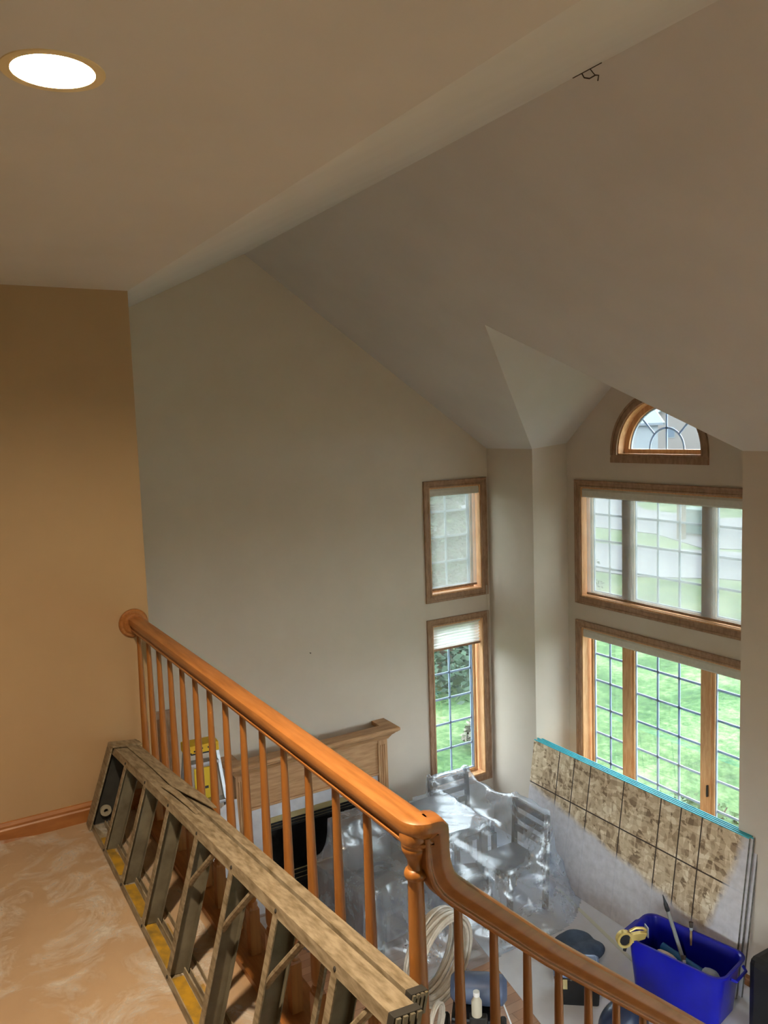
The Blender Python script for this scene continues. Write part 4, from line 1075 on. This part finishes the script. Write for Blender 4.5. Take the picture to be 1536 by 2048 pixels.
def brush(label, a, b, hl):
    t = thing('paint_brush', label, 'brush', a, 0, 'brushes in the blue tote'); v = dirv(a, b); u = v.normalized()
    B().tube([(0, 0, 0), v*0.5, v], [0.006, 0.010, 0.008], 8).build('handle', mat('worn_brush_wood', S(170, 140, 100), S(130, 104, 70), 0.6, scale=20), t, smooth=True)
    B().tube([v, v+u*0.02], 0.013, 8).build('ferrule', STEEL, t)
    B().tube([v+u*0.02, v+u*hl], [0.013, 0.017], 8).build('bristles', mat('dark_bristle', S(70, 60, 52), rough=0.9), t)
brush('paint brush clipped over the far rim of the blue tote', tl(0.165, 0.02, 0.32), tl(0.185, 0.03, 0.43), 0.06)
brush('paint brush with a pale handle lying at the near rim of the tote', tl(-0.16, -0.10, 0.30), tl(-0.12, -0.07, 0.36), 0.05)
# hand masker on the corner
mk = thing('tape_dispenser', 'gold and black hand tape dispenser on the corner of the blue tote', 'dispenser', tl(-0.215, 0.30, TH-0.045), math.radians(-22))
GOLDM = mat('pale_gold_metal', S(214, 190, 116), S(190, 160, 84), 0.35, 0.4, scale=9)
My = Matrix.Rotation(PI/2, 4, 'X')
B().lathe([(0.045, -0.022), (0.062, -0.022), (0.064, 0), (0.062, 0.022), (0.045, 0.022), (0.043, 0)], 28, (-0.06, 0, 0.060), My, ring=True).build('reel_ring', GOLDM, mk, smooth=True)
B().lathe([(0.0001, -0.014), (0.0425, -0.014), (0.0425, 0.014), (0.0001, 0.014)], 28, (-0.06, 0, 0.060), My).build('tape_reel', BLACK, mk, smooth=True)
B().prism([(-0.03, 0.02), (0.10, 0.045), (0.12, 0.09), (0.07, 0.10), (0.0, 0.095), (-0.02, 0.08)], [], -0.016, 0.016, lambda u, v, w: (u, w, v)).build('frame', GOLDM, mk, bevel=0.004)
B().tube([(-0.02, 0, 0.115), (0.03, 0, 0.135), (0.09, 0, 0.125), (0.12, 0, 0.10)], 0.011, 8).build('grip', GOLDM, mk, smooth=True)
B().box((0.115, -0.03, 0.06), (0.122, 0.03, 0.14)).build('cutter_blade', STEEL, mk)
B().tube([(-0.05, 0, 0.002), (-0.06, 0, -0.035)], 0.013, 8).build('knob', BLACK, mk, smooth=True)

# ------------------------------------------------------------------ toolbox, clothes, bags
tx = thing('toolbox', 'closed black toolbox with reflected sky coloured into its lid beyond the stair rail', 'toolbox', (4.13, 4.36, FZ+0.005), math.radians(-38))
SKYLID = mat('sky_sheen_lid', S(108, 126, 158), S(92, 110, 142), 0.2, scale=5)  # dark glossy lid; the sky it mirrors is put into this blue-grey
body = loft([(rrect(.155, .11, .02, 3), 0.0), (rrect(.17, .12, .02, 3), 0.20), (rrect(.175, .125, .02, 3), 0.205), (rrect(.175, .125, .02, 3), 0.225), (rrect(.160, .11, .02, 3), 0.225), (rrect(.158, .108, .02, 3), 0.20)])
k_ = 16; body.f += [tuple(range(k_))[::-1], tuple(5*k_+i for i in range(k_))]
body.build('box', BLACK, tx, smooth=True, angle=30)
lid_ = loft([(rrect(.176, .126, .02, 3), 0.226), (rrect(.176, .126, .02, 3), 0.245), (rrect(.16, .11, .02, 3), 0.262), (rrect(.15, .10, .02, 3), 0.262), (rrect(.148, .098, .02, 3), 0.256)])
lid_.f += [tuple(range(16))[::-1], tuple(4*16+i for i in range(16))]
lid_ = lid_.build('lid', SKYLID, tx, smooth=True, angle=30)
for x in (-0.10, 0.10):
    l_ = B().box((x-0.022, -0.135, 0.14), (x+0.022, -0.1255, 0.215)).build('latch', BRASS, tx, bevel=0.003)
B().tube([(-0.05, -0.13, 0.21), (-0.05, -0.135, 0.245), (0.05, -0.135, 0.245), (0.05, -0.13, 0.21)], 0.006, 8).build('handle', STEEL, tx, smooth=True)
DENIM = mat('slate_blue_cloth', S(74, 88, 108), S(48, 60, 78), 0.9, scale=9, bmp=0.4, bscale=14, bdist=0.01)
crumple('folded_jacket', 'slate blue cloth jacket heaped behind the black toolbox', 'jacket', (4.44, 4.66, FZ+0.006), (.21, .17, .15), DENIM, 8, 4, 0.34)
crumple('work_glove', 'small tan work glove on the paper beside the toolbox', 'glove', (4.46, 4.20, FZ+0.006), (.07, .05, .03), mat('tan_glove', S(170, 150, 124), S(130, 112, 92), 0.9, scale=20), 9)
crumple('tool_bag', 'dark navy tool bag low beside the stair balusters', 'bag', (4.10, 3.86, FZ+0.006), (.20, .15, .17), mat('navy_nylon', S(34, 48, 76), S(20, 28, 48), 0.35, scale=7, bmp=0.3, bscale=12, bdist=0.01), 10, 4, 0.12)
ps = thing('hard_case', 'tall black hard case standing by the wall at the right edge', 'case', (5.02, 3.06, FZ+0.005))
B().box((-0.17, -0.42, 0.0), (0.17, 0.36, 0.58)).build('shell', BLACK, ps, bevel=0.05)
B().tube([(-0.175, -0.1, 0.40), (-0.20, -0.1, 0.40), (-0.20, 0.05, 0.40), (-0.175, 0.05, 0.40)], 0.01, 8).build('handle', RUB, ps, smooth=True)

# ------------------------------------------------------------------ paint sprayer with its hose
sp_ = thing('paint_sprayer', 'airless paint sprayer cart behind the stair balusters', 'paint sprayer', (3.20, 4.40, FZ+0.004), math.radians(-40))
MOT = mat('slate_motor_housing', S(92, 104, 130), S(74, 86, 110), 0.4, scale=6)
CHROME = mat('chrome_tube', S(150, 152, 158), rough=0.2, metal=0.8)
B().box((-0.15, -0.17, 0.20), (0.15, 0.15, 0.30)).build('chassis', BLACK, sp_, bevel=0.02)
B().lathe([(0.0001, -0.19), (0.07, -0.19), (0.10, -0.16), (0.108, 0.06), (0.098, 0.17), (0.06, 0.20), (0.0001, 0.20)], 24, (0.03, 0.0, 0.41), Matrix.Rotation(PI/2, 4, 'Y')).build('motor_housing', MOT, sp_, smooth=True)
B().box((-0.02, -0.23, 0.12), (0.10, -0.171, 0.36)).build('pump_block', RUB, sp_, bevel=0.01)
B().lathe([(0.035, 0.0), (0.036, 0.10), (0.02, 0.13), (0.02, 0.14)], 16, (0.03, -0.20, 0.36)).build('filter_bottle', mat('milky_bottle', S(190, 182, 160), rough=0.5), sp_, smooth=True)
B().lathe([(0.022, 0.0), (0.022, 0.03), (0.0001, 0.03)], 16, (0.03, -0.20, 0.50)).build('bottle_cap', mat('white_cap', S(226, 226, 222), rough=0.5), sp_, smooth=True)
for s in (-1, 1):
    B().tube([(s*0.13, 0.13, 0.0), (s*0.13, 0.13, 0.25), (s*0.13, 0.20, 0.82)], 0.012, 8).build('cart_post', CHROME, sp_, smooth=True)
    B().lathe([(0.03, -0.02), (0.10, -0.022), (0.112, -0.01), (0.112, 0.01), (0.10, 0.022), (0.03, 0.02)], 28, (s*0.20, -0.05, 0.112), Matrix.Rotation(PI/2, 4, 'Y')).build('wheel', RUB, sp_, smooth=True)
B().tube([(-0.13, 0.20, 0.82), (-0.10, 0.215, 0.86), (0.10, 0.215, 0.86), (0.13, 0.20, 0.82)], 0.012, 8).build('cart_handle', CHROME, sp_, smooth=True)
B().tube([(0.18, 0.02, 0.36), (0.24, -0.06, 0.25), (0.30, -0.08, 0.10), (0.42, -0.10, 0.02)], 0.006, 6).build('power_cord', mat('white_cord', S(206, 206, 206), rough=0.5), sp_, smooth=True)
HOSE = mat('white_paint_hose', S(206, 196, 180), S(182, 170, 152), 0.5, scale=14)
def coil(name, label, c, axis, radius, rt, turns, spread, seed, flatten=1.0):
    r = random.Random(seed); ax = Vector(axis).normalized(); u = ax.cross(Vector((0, 0, 1))).normalized(); v = u.cross(ax)
    pts = []; n = 40
    R0 = [radius*(1+r.uniform(-0.09, 0.05)) for _ in range(turns+2)]; A0 = [r.uniform(-spread, spread) for _ in range(turns+2)]
    for k in range(turns*n+1):
        t = k/n; i = int(t); f = t-i; f = f*f*(3-2*f)
        R = R0[i]*(1-f)+R0[i+1]*f; a = A0[i]*(1-f)+A0[i+1]*f
        q = 2*PI*t
        pts.append(u*R*math.cos(q)+v*R*flatten*math.sin(q)+ax*a+Vector((0, 0, 0)))
    o = B().tube(pts, rt, 7).build(name, HOSE, smooth=True)
    o.location = c
    return tag(o, label, 'hose')
coil('paint_hose', 'big coil of white paint hose hung on the sprayer cart handle', (3.06, 4.64, FZ+0.57), (-0.30, 0.95, 0.12), 0.285, 0.0125, 22, 0.085, 5, 1.12)
coil('paint_hose', 'small coil of white hose hooked on the front of the sprayer', (2.88, 4.40, FZ+0.30), (-0.5, 0.85, 0.1), 0.09, 0.008, 7, 0.03, 6, 1.4)

# ------------------------------------------------------------------ small marks on walls and ceiling
hk = thing('ceiling_hook', 'dark wire hook poking from a slit beside the ceiling ridge', 'hook', (2.70, 2.73, sl1(2.70)))
DK = mat('rusty_wire', S(60, 44, 30), rough=0.7)
gr = (RZ-ZC)/(RX-XE)
B().box((-0.003, -0.085, -0.003), (0.003, 0.085, 0.003)).build('slit_rod', DK, hk)
B().tube([(0.0, 0.03, -0.003), (0.006, 0.022, -0.022), (0.015, 0.0, -0.032), (0.02, -0.03, -0.028), (0.024, -0.045, -0.033), (0.022, -0.042, -0.055)], 0.003, 6).build('hook_wire', DK, hk, smooth=True)
B().tube([(0.0, -0.02, -0.003), (0.01, -0.026, -0.018), (0.019, -0.03, -0.028)], 0.002, 6).build('hook_wire', DK, hk)
na = B().lathe([(0.0001, 0.02), (0.006, 0.02), (0.006, 0.017), (0.002, 0.016), (0.002, 0.0), (0.0001, 0)], 10, (0, 0, 0), Matrix.Rotation(PI/2, 4, 'X')).build('wall_nail', DK)
na.location = (3.185, YG, -0.318)
tag(na, 'small nail left in the bare greige wall above the mantel', 'nail')
